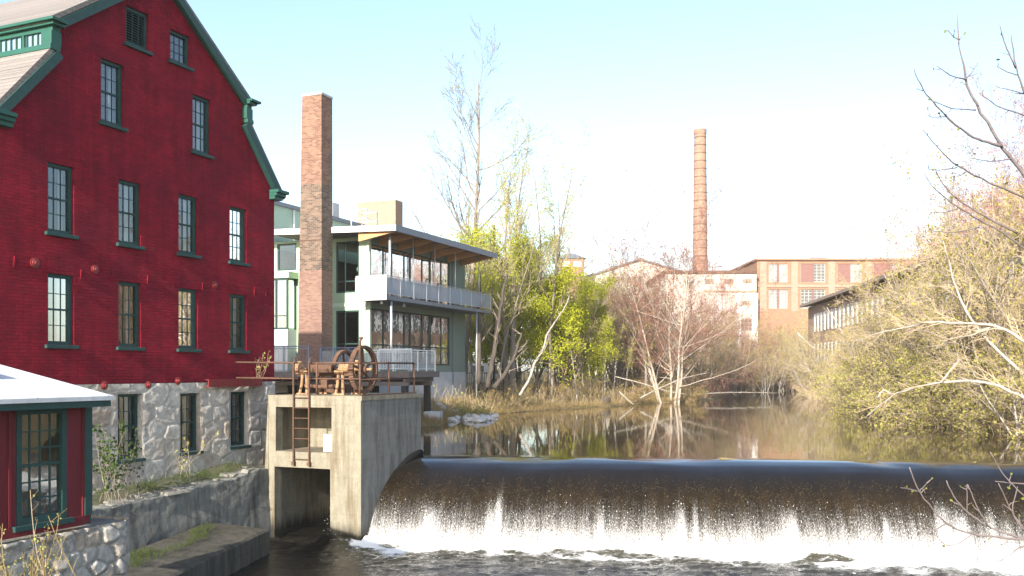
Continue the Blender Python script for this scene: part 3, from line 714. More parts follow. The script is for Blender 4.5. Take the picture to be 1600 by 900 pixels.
m_ = MB(); m_.hexa([(-4,1.15,2.62),(-1.15,1.15,2.62),(-1.15,2.5,2.88),(-4,2.5,2.88),(-4,1.15,2.80),(-1.15,1.15,2.80),(-1.15,2.5,3.06),(-4,2.5,3.06)]); 
m_.build('skylight_kerb', M['whiteroof'], rfm)
m_ = MB(); m_.hexa([(-4,1.10,2.805),(-1.08,1.10,2.805),(-1.08,2.55,3.085),(-4,2.55,3.085),(-4,1.10,2.84),(-1.08,1.10,2.84),(-1.08,2.55,3.12),(-4,2.55,3.12)]); m_.build('skylight_lid', M['skylight'], rfm)
sash_window(shed, *hw, rec=.04, nx=4, nz=6, frame=M['greenpaint'], fw=.1, mw=.026, sill=True)
m_ = MB(); m_.box(-1.75,-.2,.45,.5,.05,2.2); m_.build('dark_interior_panel', M['dimfloor'], shed)  # added dark panel, makes the shed interior read as unlit

pier = empty('rubble_pier', (S[0], S[1], -2.7), TH, 'pale fieldstone rubble base of lumpy mortared stones under the red shed', 'stone wall')
def wrapp(V):   # turn the right end round the corner
    V = V.copy(); x = V[...,0].copy(); y = V[...,1].copy(); c0 = .62; r0 = .28
    over = x > c0; arc = np.clip((x-c0)/r0, 0, math.pi/2); rr = r0-(y+.05)
    V[...,0] = np.where(over, c0+np.sin(arc)*rr, x); V[...,1] = np.where(over, r0-.05-np.cos(arc)*rr*1.0, y)
    ext = np.clip(x-(c0+r0*math.pi/2), 0, None); V[...,1] += np.where(over, ext, 0); return V
ss = stone_sheet('stonework', pier, -4.3, 2.6, -.1, 2.82, [], -.05, M['stone'], (.36,.25), .12, .035, 11, wrap=wrapp)
m_ = MB(); m_.add([(-4.3,-.02,2.80),(.62,-.02,2.80),(.85,.2,2.80),(.87,1.7,2.78),(-4.3,1.7,2.85)], [(0,1,2,3,4)]); m_.build('capping', M['darkstone'] if False else M['wallconc'], pier)

# ------------------------------------------------------------------ retaining wall, earth behind it, river ledge
rw = empty('retaining_wall', (R[0], R[1], -2.7), TH, 'long mossy concrete retaining wall with ragged stone top below the stone ground floor', 'wall')
def topf(X): return 2.40+.045*X+.10*(fbm(X*2.1, X*0+3, 4)-.5)+.12*np.exp(-((X+.5)/.8)**2)
xs = np.arange(-9.5, .001, .05); zs = np.linspace(0, 1, 46)
X, Zt = np.meshgrid(xs, zs); Zz = -.2+(topf(X)+.2)*Zt
Yd = -.10*(1-Zt)*1.2-.09*(fbm(X*1.3, Zz*1.6, 5)-.5)-.10*sstep(1.4, 2.3, Zz)*(fbm(X*3.2, Zz*5, 4)-.3)
V = np.stack([X, Yd, Zz], -1)
# roll the top back over the wall
back = np.stack([xs, np.full_like(xs, .12), topf(xs)+.06*(fbm(xs*4, xs*0+8, 3)-.3)], 1); back2 = np.stack([xs, np.full_like(xs, .75), topf(xs)+.10*(fbm(xs*3, xs*0+18, 3)-.5)], 1)
V = np.concatenate([V.reshape(-1, 3), back, back2]); nx = len(xs); nz = 48
i = (np.arange(nz-1)[:, None]*nx+np.arange(nx-1)[None]).ravel()
np_mesh('wall_face', V, np.stack([i, i+1, i+nx+1, i+nx], 1), M['wallconc'], smooth=True, parent=rw)
rgw = np.random.default_rng(3)
m_ = MB()
for q in range(24):
    xx = -6.3+6.2*rgw.random(); hh = float(topf(np.array([xx]))[0]); a, b_, c = rgw.choice([.12,.2,.34])*rgw.uniform(.7,1.5), rgw.uniform(.08,.24), rgw.uniform(.03,.09)
    dy = rgw.uniform(.02,.6); mm = MB(); jx = rgw.uniform(-.06,.06,8); jy = rgw.uniform(-.06,.06,8)
    mm.hexa([(xx+sx*a+jx[n_],dy+sy*b_+jy[n_],hh+zz) for n_, (sx,sy,zz) in enumerate(((-1,-1,-.06),(1,-.8,-.06),(.9,1,-.06),(-.9,1,-.06),(-.8,-.8,c*.5),(.85,-.6,c),(.7,.8,c*.7),(-.7,.9,c)))])
    mm.build('coping_stone', M['darkstone2'], rw, bevel=.02)
# earth strip between wall and mill
xs = np.arange(-10.5, 2.3, .12); ys = np.arange(.3, 1.55, .1)
X, Y = np.meshgrid(xs, ys); base = topf(X)-2.7
Z = base-.02+.42*sstep(.0, 1.4, Y)*0+.16*sstep(.2, 1.3, Y)+.10*(fbm(X*2, Y*2.4, 4)-.5)-.6*sstep(-.2, -1.0, Y)
Wx = R[0]+c_*X-s_*(Y+.05); Wy = R[1]+s_*X+c_*(Y+.05)
nx, ny = len(xs), len(ys); i = (np.arange(ny-1)[:, None]*nx+np.arange(nx-1)[None]).ravel(); i = i[~((X.ravel()[i] > 1.5))]
Z = np.where(X > .3, np.minimum(Z, -.3), Z); Z = Z
tag(np_mesh('earth_ledge', np.stack([Wx, Wy, Z], -1).reshape(-1, 3), np.stack([i, i+1, i+nx+1, i+nx], 1), M['mossy'], smooth=True), kind='structure')
ledge = empty('river_ledge', (-7.21, 27.6, -2.7), math.atan2(.992, .12), 'low concrete ledge at the foot of the retaining wall beside the dark water', 'ledge')
m_ = MB()
n = 40
for q in range(n):
    xa, xb = -9.5+9.5*q/n, -9.5+9.5*(q+1)/n
    za, zb = [.90+.012*x_+.05*float(fbm(np.array([x_*2.]), np.array([3.]), 3)[0]) for x_ in (xa, xb)]
    m_.add([(xa,0,-.3),(xb,0,-.3),(xb,0,zb),(xa,0,za),(xa,.09,za+.05),(xb,.09,zb+.05),(xb,1.9,zb+.22),(xa,1.9,za+.22)], [(0,1,2,3),(3,2,5,4),(4,5,6,7)])
m_.add([(0,0,-.3),(0,1.9,-.3),(0,1.9,1.1),(0,.09,.95),(0,0,.9)], [(0,1,2,3,4)])
m_.build('slab', M['ledgeconc'], ledge)

# ------------------------------------------------------------------ concrete gatehouse
gate = empty('sluice_gatehouse', (T[0], T[1], -2.7), TH, 'weathered concrete sluice tower with two square openings at the left end of the dam', 'gatehouse')
Z0 = 2.7   # local z = world z + 2.7
m_ = MB(); H = 2.18+Z0; WY = 3.53; DX = 3.88
holes = [(1.09, 3.25, .36+Z0, 1.80+Z0), (1.14, 3.30, -.1, -.15+Z0)]
m_.sheet_holes([(0,-.4),(WY,-.4),(WY,H-.14),(0,H-.14)], holes, lambda u,v,d:(d,u,v), .38)
m_.box(.0, DX, -.035, WY+.02, H-.138, H)                    # top slab
m_.add([(0,WY,-.4),(DX,WY,-.4),(DX,WY,H-.14),(0,WY,H-.14)], [(3,2,1,0)])
m_.add([(DX,0,-.4),(DX,WY,-.4),(DX,WY,H-.14),(DX,0,H-.14)], [(0,1,2,3)])
m_.box(.38, DX-.02, 1.09, 3.28, -.15+Z0+.003, .36+Z0-.003)    # mid slab
m_.add([(.38,.95,-.4),(3.6,.95,-.4),(3.6,.95,H-.2),(.38,.95,H-.2)], [(3,2,1,0)])
m_.add([(.38,3.36,-.4),(3.6,3.36,-.4),(3.6,3.36,H-.2),(.38,3.36,H-.2)], [(0,1,2,3)])
m_.add([(1.9,.95,.36+Z0),(1.9,3.36,.36+Z0),(1.9,3.36,H-.2),(1.9,.95,H-.2)], [(3,2,1,0)])
m_.build('tower', M['concrete'], gate, fixn=False)
MB().add([(0,0,-.4),(DX,0,-.4),(DX,0,H-.14),(0,0,H-.14)], [(0,1,2,3)]).build('river_wall', M['shadeconc'], gate, fixn=False)
m_ = MB(); m_.hexa([(-.02,WY+.02,-.4),(.5,WY+.02,-.4),(.5,WY+.25,-.4),(-.06,WY+.28,-.4),(0,WY+.005,H-.15),(.5,WY+.005,H-.15),(.5,WY+.04,H-.15),(0,WY+.04,H-.15)]); m_.build('buttress', M['concrete'], gate, bevel=.02)
m_ = MB(); m_.box(3.5, 3.56, .96, 3.35, -.3, 2.5); m_.build('dark_interior_sheet', M['black'], gate)  # black sheet standing in for the deep shade inside the lower opening
m_ = MB(); m_.box(.9, .96, 1.08, 1.22, .2, 2.45); m_.build('gate_guide', M['rust'], gate)
m_ = MB(); m_.box(.30, .34, 1.10, 1.60, .372+Z0, .93+Z0); m_.build('white_panel', M['white'], gate, bevel=.004)
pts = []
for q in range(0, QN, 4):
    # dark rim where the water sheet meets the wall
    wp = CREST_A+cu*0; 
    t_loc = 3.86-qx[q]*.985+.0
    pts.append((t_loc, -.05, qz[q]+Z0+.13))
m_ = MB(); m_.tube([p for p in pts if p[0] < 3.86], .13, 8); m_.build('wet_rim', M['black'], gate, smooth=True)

def frame_tube(name, par, segs, r, mat, k=7, smooth=True):
    m = MB()
    for sgm in segs: m.tube(sgm, r, k)
    return m.build(name, mat, par, smooth=smooth)
# ladder
lad = empty('iron_ladder', tuple(toW(T, -.06, 2.2, -.05)), TH, 'rusty iron ladder fixed to the front of the concrete tower', 'ladder')
for yy in (-.30, .30):
    m_ = MB(); m_.box(-.03, .03, yy-.022, yy+.022, 0, 3.28); m_.tube([(0,yy,3.28),(.05,yy,3.42),(.2,yy,3.46)], .024, 6); m_.box(-.06,.06,yy-.05,yy+.05,-.02,.10); m_.build('rail', M['rust'], lad)
for q in range(7):
    m_ = MB(); m_.tube([(0,-.3,.18+q*.33),(0,.3,.18+q*.33)], .016, 6); m_.build('rung', M['rust'], lad)
# hand railing on the tower
rail = empty('pipe_railing', tuple(toW(T, .1, .1, 2.18)), TH, 'rusty pipe railing round the top of the concrete tower', 'railing')
RX, RY = 3.5, 3.35
def postat(x, y, h): m = MB(); m.tube([(x,y,0),(x,y,h)], .036, 7); m.lathe([(.07,0),(.07,.03),(.03,.04)], (x,y,0), 10); m.build('post', M['rust'], rail, smooth=True)
for (x, y, h) in ((0,1.62,1.06),(0,0,1.04),(1.75,0,1.04),(3.45,0,1.06)): postat(x, y, h)
m_ = MB(); m_.tube([(0,.0,1.0),(0,.0,1.72),(.02,-.06,1.84)], [.05,.042,.03], 7); m_.build('stem', M['rust'], rail, smooth=True); MB().lathe([(.0,-.05),(.06,-.03),(.07,0),(.06,.03),(0,.05)], (.01,-.04,1.82), 10).build('finial', M['rust'], rail, smooth=True)
frame_tube('handrail', rail, [[(0,1.9,1.04),(0,0,1.04)],[(0,0,1.04),(3.45,0,1.06)]], .032, M['rust'])
frame_tube('mid_rail', rail, [[(0,1.9,.54),(0,0,.54)],[(0,0,.52),(3.45,0,.54)]], .028, M['rust'])
frame_tube('wall_pipe', rail, [[(0,4.85,1.08),(0,2.35,1.05)],[(0,4.85,.56),(0,2.35,.54)]], .03, M['rust'])
m_ = MB(); m_.box(.02, 3.45, -.06, .01, .0, .05); m_.build('kerb_angle', M['rust'], rail)

# gate hoist
hoist = empty('gate_hoist', tuple(toW(T, 1.3, 1.7, 2.18)), TH, 'rusted sluice hoist with two spoked gear wheels on top of the concrete tower', 'winch')
def gearwheel(x, y, z, R_, wd, spokes, nteeth, name):
    m = MB(); n = nteeth*2
    prof_o = [R_ if (q//1) % 2 == 0 else R_*.965 for q in range(n)]
    ri = R_*.87
    vs = []; fs = []
    for side in (-wd/2, wd/2):
        for q in range(n):
            a = 2*math.pi*q/n; vs.append((x+prof_o[q]*math.cos(a), y+side, z+prof_o[q]*math.sin(a)))
        for q in range(n):
            a = 2*math.pi*q/n; vs.append((x+ri*math.cos(a), y+side, z+ri*math.sin(a)))
    for q in range(n):
        p = (q+1) % n
        fs += [(q, p, 2*n+p, 2*n+q), (n+q, 3*n+q, 3*n+p, n+p), (q, n+q, n+p, p), (2*n+q, 2*n+p, 3*n+p, 3*n+q)]
    m.add(vs, fs)
    g_ = m.build(name, M['rust'], hoist)
    s2 = MB()
    for q in range(spokes):
        a = 2*math.pi*(q+.35)/spokes; ca, sa = math.cos(a), math.sin(a)
        MB().tube([(x+.08*ca,y,z+.08*sa),(x+(ri+.01)*ca,y,z+(ri+.01)*sa)], [.055,.04], 5).build('spoke', M['rust'], g_)
    s2.lathe([(.03,-.14),(.12,-.14),(.12,.14),(.03,.14)], (x,y,z), 14, 'y'); s2.build('hub', M['rust'], g_)
gearwheel(.15, -.88, .84, .80, .17, 5, 56, 'gear_wheel')
gearwheel(1.0, .42, .80, .72, .15, 5, 50, 'gear_wheel')
m_ = MB(); m_.tube([(.15,-1.2,.84),(.15,1.5,.84)], .05, 8); m_.tube([(1.0,-.2,.80),(1.0,1.4,.80)], .045, 8); m_.build('shaft', M['rustlight'], hoist, smooth=True)
m_ = MB(); m_.lathe([(.05,.1),(.15,.1),(.15,.16),(.13,.17),(.13,.9),(.15,.91),(.15,.97),(.05,.97)], (-.15,0,.86), 16, 'y')
for q in range(16): 
    a = 2*math.pi*q/16; m_.box(-.15+.13*math.cos(a)-.012,-.15+.13*math.cos(a)+.012,.17,.9,.86+.13*math.sin(a)-.012,.86+.13*math.sin(a)+.012)
m_.build('drum', M['rust'], hoist)
for (yy, xx) in ((-.30,-.35),(1.12,-.35),(-.30,.75),(1.12,.75)):
    m_ = MB()
    for dy in (-.10,.10): m_.tube([(xx-.05,yy+dy*1.5,0),(xx,yy+dy,.35),(xx+.02,yy+dy*.8,.72)], [.05,.045,.05], 6)
    m_.box(xx-.1,xx+.12,yy-.17,yy+.17,.70,.80); m_.box(xx-.12,xx+.1,yy-.22,yy+.22,0,.05); m_.build('standard', M['rustlight'], hoist)
m_ = MB(); m_.box(-.45,.9,-.38,-.22,.78,.84); m_.box(-.45,.9,1.04,1.20,.78,.84); m_.box(.3,.42,-.3,1.2,.62,.74); m_.build('bed_frame', M['rust'], hoist)
for (xx,yy,zz,rr,wd) in ((-.35,-.42,.9,.15,.14),(-.35,1.3,.88,.22,.10),(-.3,1.45,.86,.12,.16),(-.42,-.62,.88,.12,.16),(.3,-.55,1.0,.14,.12)):
    m_ = MB(); n = 14
    for q in range(n):
        a = 2*math.pi*q/n; m_.box(xx+rr*math.cos(a)-.016,xx+rr*math.cos(a)+.016,yy-wd/2,yy+wd/2,zz+rr*math.sin(a)-.016,zz+rr*math.sin(a)+.016)
    m_.lathe([(.02,-wd/2-.02),(rr*.93,-wd/2-.02),(rr*.93,wd/2+.02),(.02,wd/2+.02)], (xx,yy,zz), 14, 'y'); m_.build('pinion', M['rustlight'], hoist)
m_ = MB(); m_.tube([(-.2,1.2,.3),(-.3,.5,.26),(-.1,-.1,.3)], .07, 6); m_.box(-.3,.2,.25,.5,.2,.5); m_.box(.5,.9,.1,.9,.05,.35); m_.build('gear_case', M['rust'], hoist, bevel=.02)

# ------------------------------------------------------------------ glass walled building with balcony
pav = empty('waterside_building', (P[0], P[1], 0), TH, 'modern pale green building with glass walls, long balcony and overhanging flat roof', 'building')
L_ = 12.9; LW = 10.5; BK = 9.0
# front wall (local x = 0 plane, u = y)
fh = [(.71,2.34,7.66,10.74),(.71,2.34,3.5,6.60),(5.22,6.66,9.18,10.85)]
m_ = MB(); m_.sheet_holes([(0,1.2),(BK,1.2),(BK,10.95),(0,10.95)], fh, lambda u,v,d:(d,u,v), .12); m_.build('front_wall', M['mintflat'], pav, fixn=False)
m_ = MB(); m_.box(-.05,-.002,-.06,.10,3.1,10.9); m_.box(-.002,.12,-.06,-.002,3.1,10.9); m_.build('corner_board', M['palegreen'], pav); MB().box(-.04,-.002,.13,2.6,6.82,7.05).build('band_board', M['palegreen'], pav); MB().box(-.04,-.002,5.2,BK,9.0,9.12).build('band_board', M['palegreen'], pav)
# side wall (y = 0 plane)
sh_ = [(.16,LW,7.15,10.55),(.16,LW,3.35,6.72)]
m_ = MB(); m_.sheet_holes([(0,2.9),(LW+.2,2.9),(LW+.2,10.95),(0,10.95)], sh_, lambda u,v,d:(u,d,v), .15); m_.build('glazed_wall', M['sage'], pav, fixn=False)
m_ = MB(); m_.box(LW+.2, L_, 0, .2, 2.9, 10.95); m_.add([(L_,0,2.9),(L_,BK,2.9),(L_,BK,10.95),(L_,0,10.95)], [(0,1,2,3)]); m_.build('clapboard_wall', M['sage'], pav)
m_ = MB(); m_.box(.3, L_+.02, -.05, .0, -.2, 2.9); m_.box(L_,L_+.06,0,BK,-.2,2.9); m_.build('concrete_base', M['paleconc'], pav)
m_ = MB(); m_.box(.1, L_-.1, .5, BK, 6.75, 7.05); m_.box(.1, L_-.1, .5, BK, 2.95, 3.05); m_.box(.1, L_-.1, 6.5, 6.6, 3.1, 10.5); m_.build('floor', M['dimfloor'], pav)
def glazing(par, holes, vert, axis, name='window', gm=None):
    for (u0,u1,z0,z1), vs, hs in zip(holes, vert[0], vert[1]):
        def bx(m, a, b, c, d, y0, y1):
            if axis == 'y': m.box(a, b, y0, y1, c, d)
            else: m.box(y0, y1, a, b, c, d)
        f = MB(); e = .004
        bx(f,u0+e,u0+.09,z0+e,z1-e,.03,.13); bx(f,u1-.09,u1-e,z0+e,z1-e,.03,.13); bx(f,u0+.09,u1-.09,z1-.10,z1-e,.03,.13); bx(f,u0+.09,u1-.09,z0+e,z0+.10,.03,.13)
        for vv in vs: bx(f, vv[0]-vv[1]/2, vv[0]+vv[1]/2, z0+.10, z1-.10, .04, .125)
        for (a, b, zz) in hs: bx(f, a, b, zz-.04, zz+.04, .05, .12)
        fo_ = f.build(name, M['darkframe'], par); p = MB()
        q = [(u0+.09,.09,z0+.1),(u1-.09,.09,z0+.1),(u1-.09,.09,z1-.1),(u0+.09,.09,z1-.1)]
        p.add([(a, b, c) if axis == 'y' else (b, a, c) for a, b, c in q], [(0,1,2,3)]); p.build('pane', gm or M['bigglass'], fo_)
sv = [[(1.7,.06),(2.65,.18),(4.25,.06),(5.0,.16),(6.6,.06),(7.7,.16),(9.3,.06)]]*2
glazing(pav, sh_, (sv, ([(5.0,7.7,8.6),(1.7,2.65,8.3)], [(.25,LW-.1,4.55)])), 'y')
glazing(pav, fh, ([[(1.72,.07)],[(1.72,.07)],[]], ([(.8,2.25,8.35)],[(.8,2.25,4.6)],[])), 'x', gm=M['clearglass'])
for (yy, zz, rr) in ((1.15,10.0,.22),(1.3,9.15,.2)):
    m_ = MB(); m_.lathe([(.01,-rr)]+[(rr*math.cos(a), rr*math.sin(a)) for a in np.linspace(-1.4,1.4,9)]+[(.01,rr)], (1.0,yy,zz), 16); m_.tube([(1.0,yy,zz+rr),(1.0,yy,10.7)], .01, 4); m_.build('globe_lamp', M['lampglobe'], pav, smooth=True)
# bay at the left
m_ = MB(); m_.box(-1.0,-.002,5.05,8.2,8.62,9.0); m_.build('bay_roof', M['mintflat'], pav)
m_ = MB(); m_.box(-.9,-.02,5.2,8.0,1.2,5.5); m_.build('bay_base', M['paleconc'], pav)
m_ = MB(); 
for (ya,yb) in ((5.2,5.3),(6.02,6.12),(7.0,7.1)): m_.box(-.9,-.80,ya,yb,5.5,8.62)
m_.box(-.9,-.80,5.3,8.0,5.5,5.62); m_.box(-.9,-.80,5.3,8.0,8.5,8.62); m_.box(-.12,-.003,5.2,5.3,5.5,8.62); m_.box(-.9,-.8,5.3,8,6.3,6.36)
bw = m_.build('bay_window', M['darkframe'], pav); m_ = MB(); m_.add([(-.85,5.3,5.6),(-.85,8,5.6),(-.85,8,8.5),(-.85,5.3,8.5)], [(0,1,2,3)]); m_.add([(-.8,5.25,5.6),(-.12,5.25,5.6),(-.12,5.25,8.5),(-.8,5.25,8.5)], [(0,1,2,3)]); m_.build('pane', M['bigglass'], bw)
# roof slab
m_ = MB(); x0, x1, y0, y1 = -1.40, 12.75, -2.62, 7.0
def rz_(y): return 11.16+.028*(y+2.6)
m_.hexa([(x0,y0,rz_(y0)-.0),(x1,y0,rz_(y0)),(x1,y1,rz_(y1)),(x0,y1,rz_(y1)),(x0,y0,rz_(y0)+.1),(x1,y0,rz_(y0)+.1),(x1,y1,rz_(y1)+.1),(x0,y1,rz_(y1)+.1)])
rfp = m_.build('roof', M['white'], pav)
m_ = MB(); m_.hexa([(x0-.02,y0-.03,rz_(y0)-.24),(x1,y0-.03,rz_(y0)-.24),(x1,y0-.002,rz_(y0)-.24),(x0-.02,y0-.002,rz_(y0)-.24),(x0-.02,y0-.03,rz_(y0)+.13),(x1,y0-.03,rz_(y0)+.13),(x1,y0-.002,rz_(y0)+.13),(x0-.02,y0-.002,rz_(y0)+.13)]); m_.build('side_fascia', M['slate'], rfp)
m_ = MB(); m_.hexa([(x0-.05,y0,rz_(y0)-.22),(x0-.002,y0,rz_(y0)-.22),(x0-.002,y1+1.5,rz_(y1+1.5)-.22),(x0-.05,y1+1.5,rz_(y1+1.5)-.22),(x0-.05,y0,rz_(y0)+.12),(x0-.002,y0,rz_(y0)+.12),(x0-.002,y1+1.5,rz_(y1+1.5)+.12),(x0-.05,y1+1.5,rz_(y1+1.5)+.12)]); m_.build('front_fascia', M['white'], rfp)
m_ = MB(); m_.hexa([(x0,y0,rz_(y0)-.06),(x1,y0,rz_(y0)-.06),(x1,0,rz_(0)-.06),(x0,0,rz_(0)-.06),(x0,y0,rz_(y0)-.004),(x1,y0,rz_(y0)-.004),(x1,0,rz_(0)-.004),(x0,0,rz_(0)-.004)]); m_.hexa([(x0,.002,rz_(0)-.06),(0,.002,rz_(0)-.06),(0,y1,rz_(y1)-.06),(x0,y1,rz_(y1)-.06),(x0,.002,rz_(0)-.004),(0,.002,rz_(0)-.004),(0,y1,rz_(y1)-.004),(x0,y1,rz_(y1)-.004)]); m_.build('soffit', M['soffit'], rfp)
for xx in (-1.12,1.15,3.4,5.65,7.9,10.15,12.3):
    m_ = MB(); m_.hexa([(xx-.08,-2.45,10.92),(xx+.08,-2.45,10.92),(xx+.08,-.01,10.50),(xx-.08,-.01,10.50),(xx-.08,-2.45,11.09),(xx+.08,-2.45,11.09),(xx+.08,-.01,11.15),(xx-.08,-.01,11.15)])
    m_.build('roof_beam', M['timber'], pav)
# balcony
bx0, bx1, by0 = -1.15, 13.4, -1.85
m_ = MB(); m_.box(bx0, bx1, by0, -.06, 7.08, 7.30); m_.box(bx0, -.06, -.058, .24, 7.08, 7.30); bal = m_.build('balcony', M['slate'], pav)
m_ = MB(); m_.box(bx0-.03, bx0-.003, by0-.02, .24, 7.06, 7.40); m_.build('end_fascia', M['white'], bal)
m_ = MB()
nb = 9
for q in range(nb+1):
    xx = bx0+.03+(bx1-bx0-.06)*q/nb; m_.box(xx-.02, xx+.02, by0-.005, by0+.035, 7.303, 8.36)
m_.box(bx0, bx1, by0-.01, by0+.04, 8.36, 8.40); m_.box(bx0, bx1, by0, by0+.03, 7.42, 7.45); m_.tube([(bx0,by0+.05,8.48),(bx1,by0+.05,8.48)], .022, 6)
for q in range(nb+1): xx = bx0+.05+(bx1-bx0-.1)*q/nb; m_.tube([(xx,by0+.03,8.39),(xx,by0+.05,8.48)], .012, 4)
m_.build('side_railing', M['steel'], bal)
m_ = MB()
for q in range(nb):
    xa = bx0+.08+(bx1-bx0-.06)*q/nb; xb = bx0-.02+(bx1-bx0-.06)*(q+1)/nb; m_.box(xa, xb, by0+.008, by0+.018, 7.46, 8.34)
m_.build('mesh_panel', M['mesh'], bal)
m_ = MB()
for yy in (by0+.02,-.82,.20): m_.box(bx0-.005, bx0+.035, yy-.03, yy+.03, 7.41, 8.38)
m_.box(bx0-.01, bx0+.04, by0, .23, 8.34, 8.40); m_.box(bx0, bx0+.03, by0+.05, .17, 7.44, 7.50)
m_.tube([(bx0+.05,by0,8.48),(bx0+.05,.23,8.48)], .022, 6); m_.build('end_railing', M['white'], bal)
m_ = MB(); m_.box(bx0+.008,bx0+.018,by0+.06,-.86,7.52,8.32); m_.box(bx0+.008,bx0+.018,-.78,.16,7.52,8.32); m_.build('mesh_panel', M['mesh2'], bal)
for (xx, z0, z1, rr) in ((-.55,7.3,11.1,.075),(2.2,7.3,11.1,.035),(5.0,7.3,11.1,.035),(7.9,7.3,11.1,.035),(11.6,7.3,11.1,.035),(-.4,3.0,7.08,.075),(11.2,1.2,7.08,.06)):
    m_ = MB(); m_.tube([(xx,by0+.12,z0),(xx,by0+.12,z1)], rr, 8); m_.build('post', M['steel'], pav, smooth=True)
for (xx,yy) in ((-.6,-1.2),(2.0,-1.2)):
    m_ = MB(); m_.lathe([(.02,.0),(.05,0),(.10,-.2),(.02,-.2)], (xx,yy,7.07), 12); m_.build('floodlight', M['white'], pav)
m_ = MB(); m_.tube([(LW+.35,-.06,10.8),(LW+.35,-.06,1.3)], .05, 8); m_.build('downpipe', M['slate'], pav)
# higher back block, penthouse, roof gear
m_ = MB(); m_.add([(1.5,8.02,10.8),(24,8.02,10.8),(24,8.02,13.62),(1.5,8.02,13.62)], [(0,1,2,3)]); m_.add([(1.5,8.02,10.8),(1.5,17,10.8),(1.5,17,13.62),(1.5,8.02,13.62)], [(0,1,2,3)]); m_.add([(24,8.02,1),(24,17,1),(24,17,13.62),(24,8.02,13.62)], [(0,1,2,3)]); m_.build('upper_wall', M['mint'], pav)
m_ = MB(); m_.box(1.1,24.3,7.75,17,13.625,13.86); m_.build('upper_roof', M['slate'], pav)
m_ = MB(); m_.tube([(3.4,7.9,13.6),(3.4,7.9,11.6)], .05, 6); m_.build('downpipe', M['white'], pav)
pent = MB(); pent.box(17.6,18.75,8.5,12.1,13.87,16.75); pent.build('brick_penthouse', M['tanbrick'], pav)
m_ = MB()
for (xa,ya,xb,yb) in ((5.0,3.3,6.3,3.3),(5.0,3.3,5.0,4.5),(6.3,3.3,6.3,4.5),(5.0,4.5,6.3,4.5)):
    for zz in (12.2,13.0,13.6): m_.tube([(xa,ya,zz),(xb,yb,zz)], .035, 5)
    for (x,y) in ((xa,ya),(xb,yb)): m_.tube([(x,y,11.35),(x,y,13.62)], .045, 5)
m_.build('roof_railing', M['white'], pav)
m_ = MB(); m_.box(8.9,9.9,8.6,9.4,13.87,15.1); m_.build('roof_plant', M['paleconc'], pav, bevel=.03)
m_ = MB(); m_.tube([(9.2,8.2,13.87),(9.2,8.2,15.6)], .04, 6); m_.tube([(9.2,8.2,15.5),(9.2,8.2,16.6)], .06, 6); m_.build('antenna', M['steel'], pav)
m_ = MB(); m_.tube([(20.2,1.0,11.2),(20.2,1.0,14.6)], .10, 6); m_.tube([(20.2,1.0,1.2),(20.2,1.0,11.25)], .10, 6); fl_ = m_.build('flue_pipe', M['black'])
fl_.location = (P[0], P[1], 0); fl_.rotation_euler = (0,0,TH); tag(fl_, 'thin black flue pipe standing above the roof edge of the glass building', 'flue')

# ------------------------------------------------------------------ square brick chimney
chim = empty('square_chimney', tuple(toW(P, -2.46, 1.65, 1.2)), TH, 'tall square brick chimney in front of the pale green glass walled building', 'chimney')
m_ = MB(); h = 17.7
m_.hexa([(0,0,0),(1.1,0,0),(1.1,1.72,0),(0,1.72,0),(0,.03,h),(1.1,.03,h),(1.1,1.36,h),(0,1.36,h)]); m_.build('shaft', M['chimbrick'], chim)
m_ = MB(); m_.box(-.04,1.14,-.01,1.41,h+.003,h+.15); m_.build('cap', M['paleconc'], chim, bevel=.03)
m_ = MB(); m_.box(-.02,-.002,.03,1.62,9.15-1.2+1.35,9.15-1.2+1.41); m_.build('iron_band', M['rust'], chim)

# ------------------------------------------------------------------ timber deck
deck = empty('timber_deck', tuple(toW(P, -3.4, 0, 0)), TH, 'weathered timber terrace on posts with railings between the tower and the glass building', 'deck')
y0, y1 = -4.6, 9.5
m_ = MB()
for q in range(24): m_.box(.02+q*.145, .02+q*.145+.138, y0+.02, y1, 2.90, 2.955)
m_.build('decking', M['deckwood'], deck)
m_ = MB(); m_.box(-.08,.0,y0,y1,2.62,2.95); m_.box(-.08,3.4,y0-.08,y0-.002,2.62,2.95); m_.build('rim_board', M['deckwood'], deck)
m_ = MB(); m_.box(.05,.30,y0+.1,y1,2.16,2.38); m_.box(2.6,2.85,y0+.1,y1,2.16,2.38)
for q in range(10): m_.box(-.02,3.2,y0+.2+q*1.6,y0+.36+q*1.6,2.385,2.615)
m_.build('beam', M['deckwood'], deck)
for q in range(4):
    for xx in (.18,2.72):
        m_ = MB(); m_.box(xx-.15,xx+.15,y0+.2+q*3.4,y0+.5+q*3.4,-.4,2.157); m_.build('post', M['darkwood'], deck)
def panelrail(par, p0, p1, n, mat, name, zb=2.96, h=1.15, pan=True):
    p0 = Vector(p0); p1 = Vector(p1); m = MB(); d = (p1-p0); 
    for q in range(n+1):
        p = p0+d*q/n; m.box(p.x-.03,p.x+.03,p.y-.03,p.y+.03,zb,zb+h)
    for zz, r in ((zb+h,.032),(zb+h-.12,.02),(zb+.12,.022)): m.tube([(p0.x,p0.y,zz),(p1.x,p1.y,zz)], r, 5)
    for q in range(n*7):
        p = p0+d*(q+.5)/(n*7); m.tube([(p.x,p.y,zb+.12),(p.x,p.y,zb+h-.12)], .007, 3)
    o = m.build(name, mat, par)
    if pan:
        dn = d.normalized(); w_ = MB()
        for q in range(n):
            a = p0+d*q/n+dn*.08; e = p0+d*(q+1)/n-dn*.08
            w_.add([(a.x,a.y,zb+.16),(e.x,e.y,zb+.16),(e.x,e.y,zb+h-.16),(a.x,a.y,zb+h-.16)], [(0,1,2,3)])
        w_.build('mesh_panel', M['mesh2'], o)
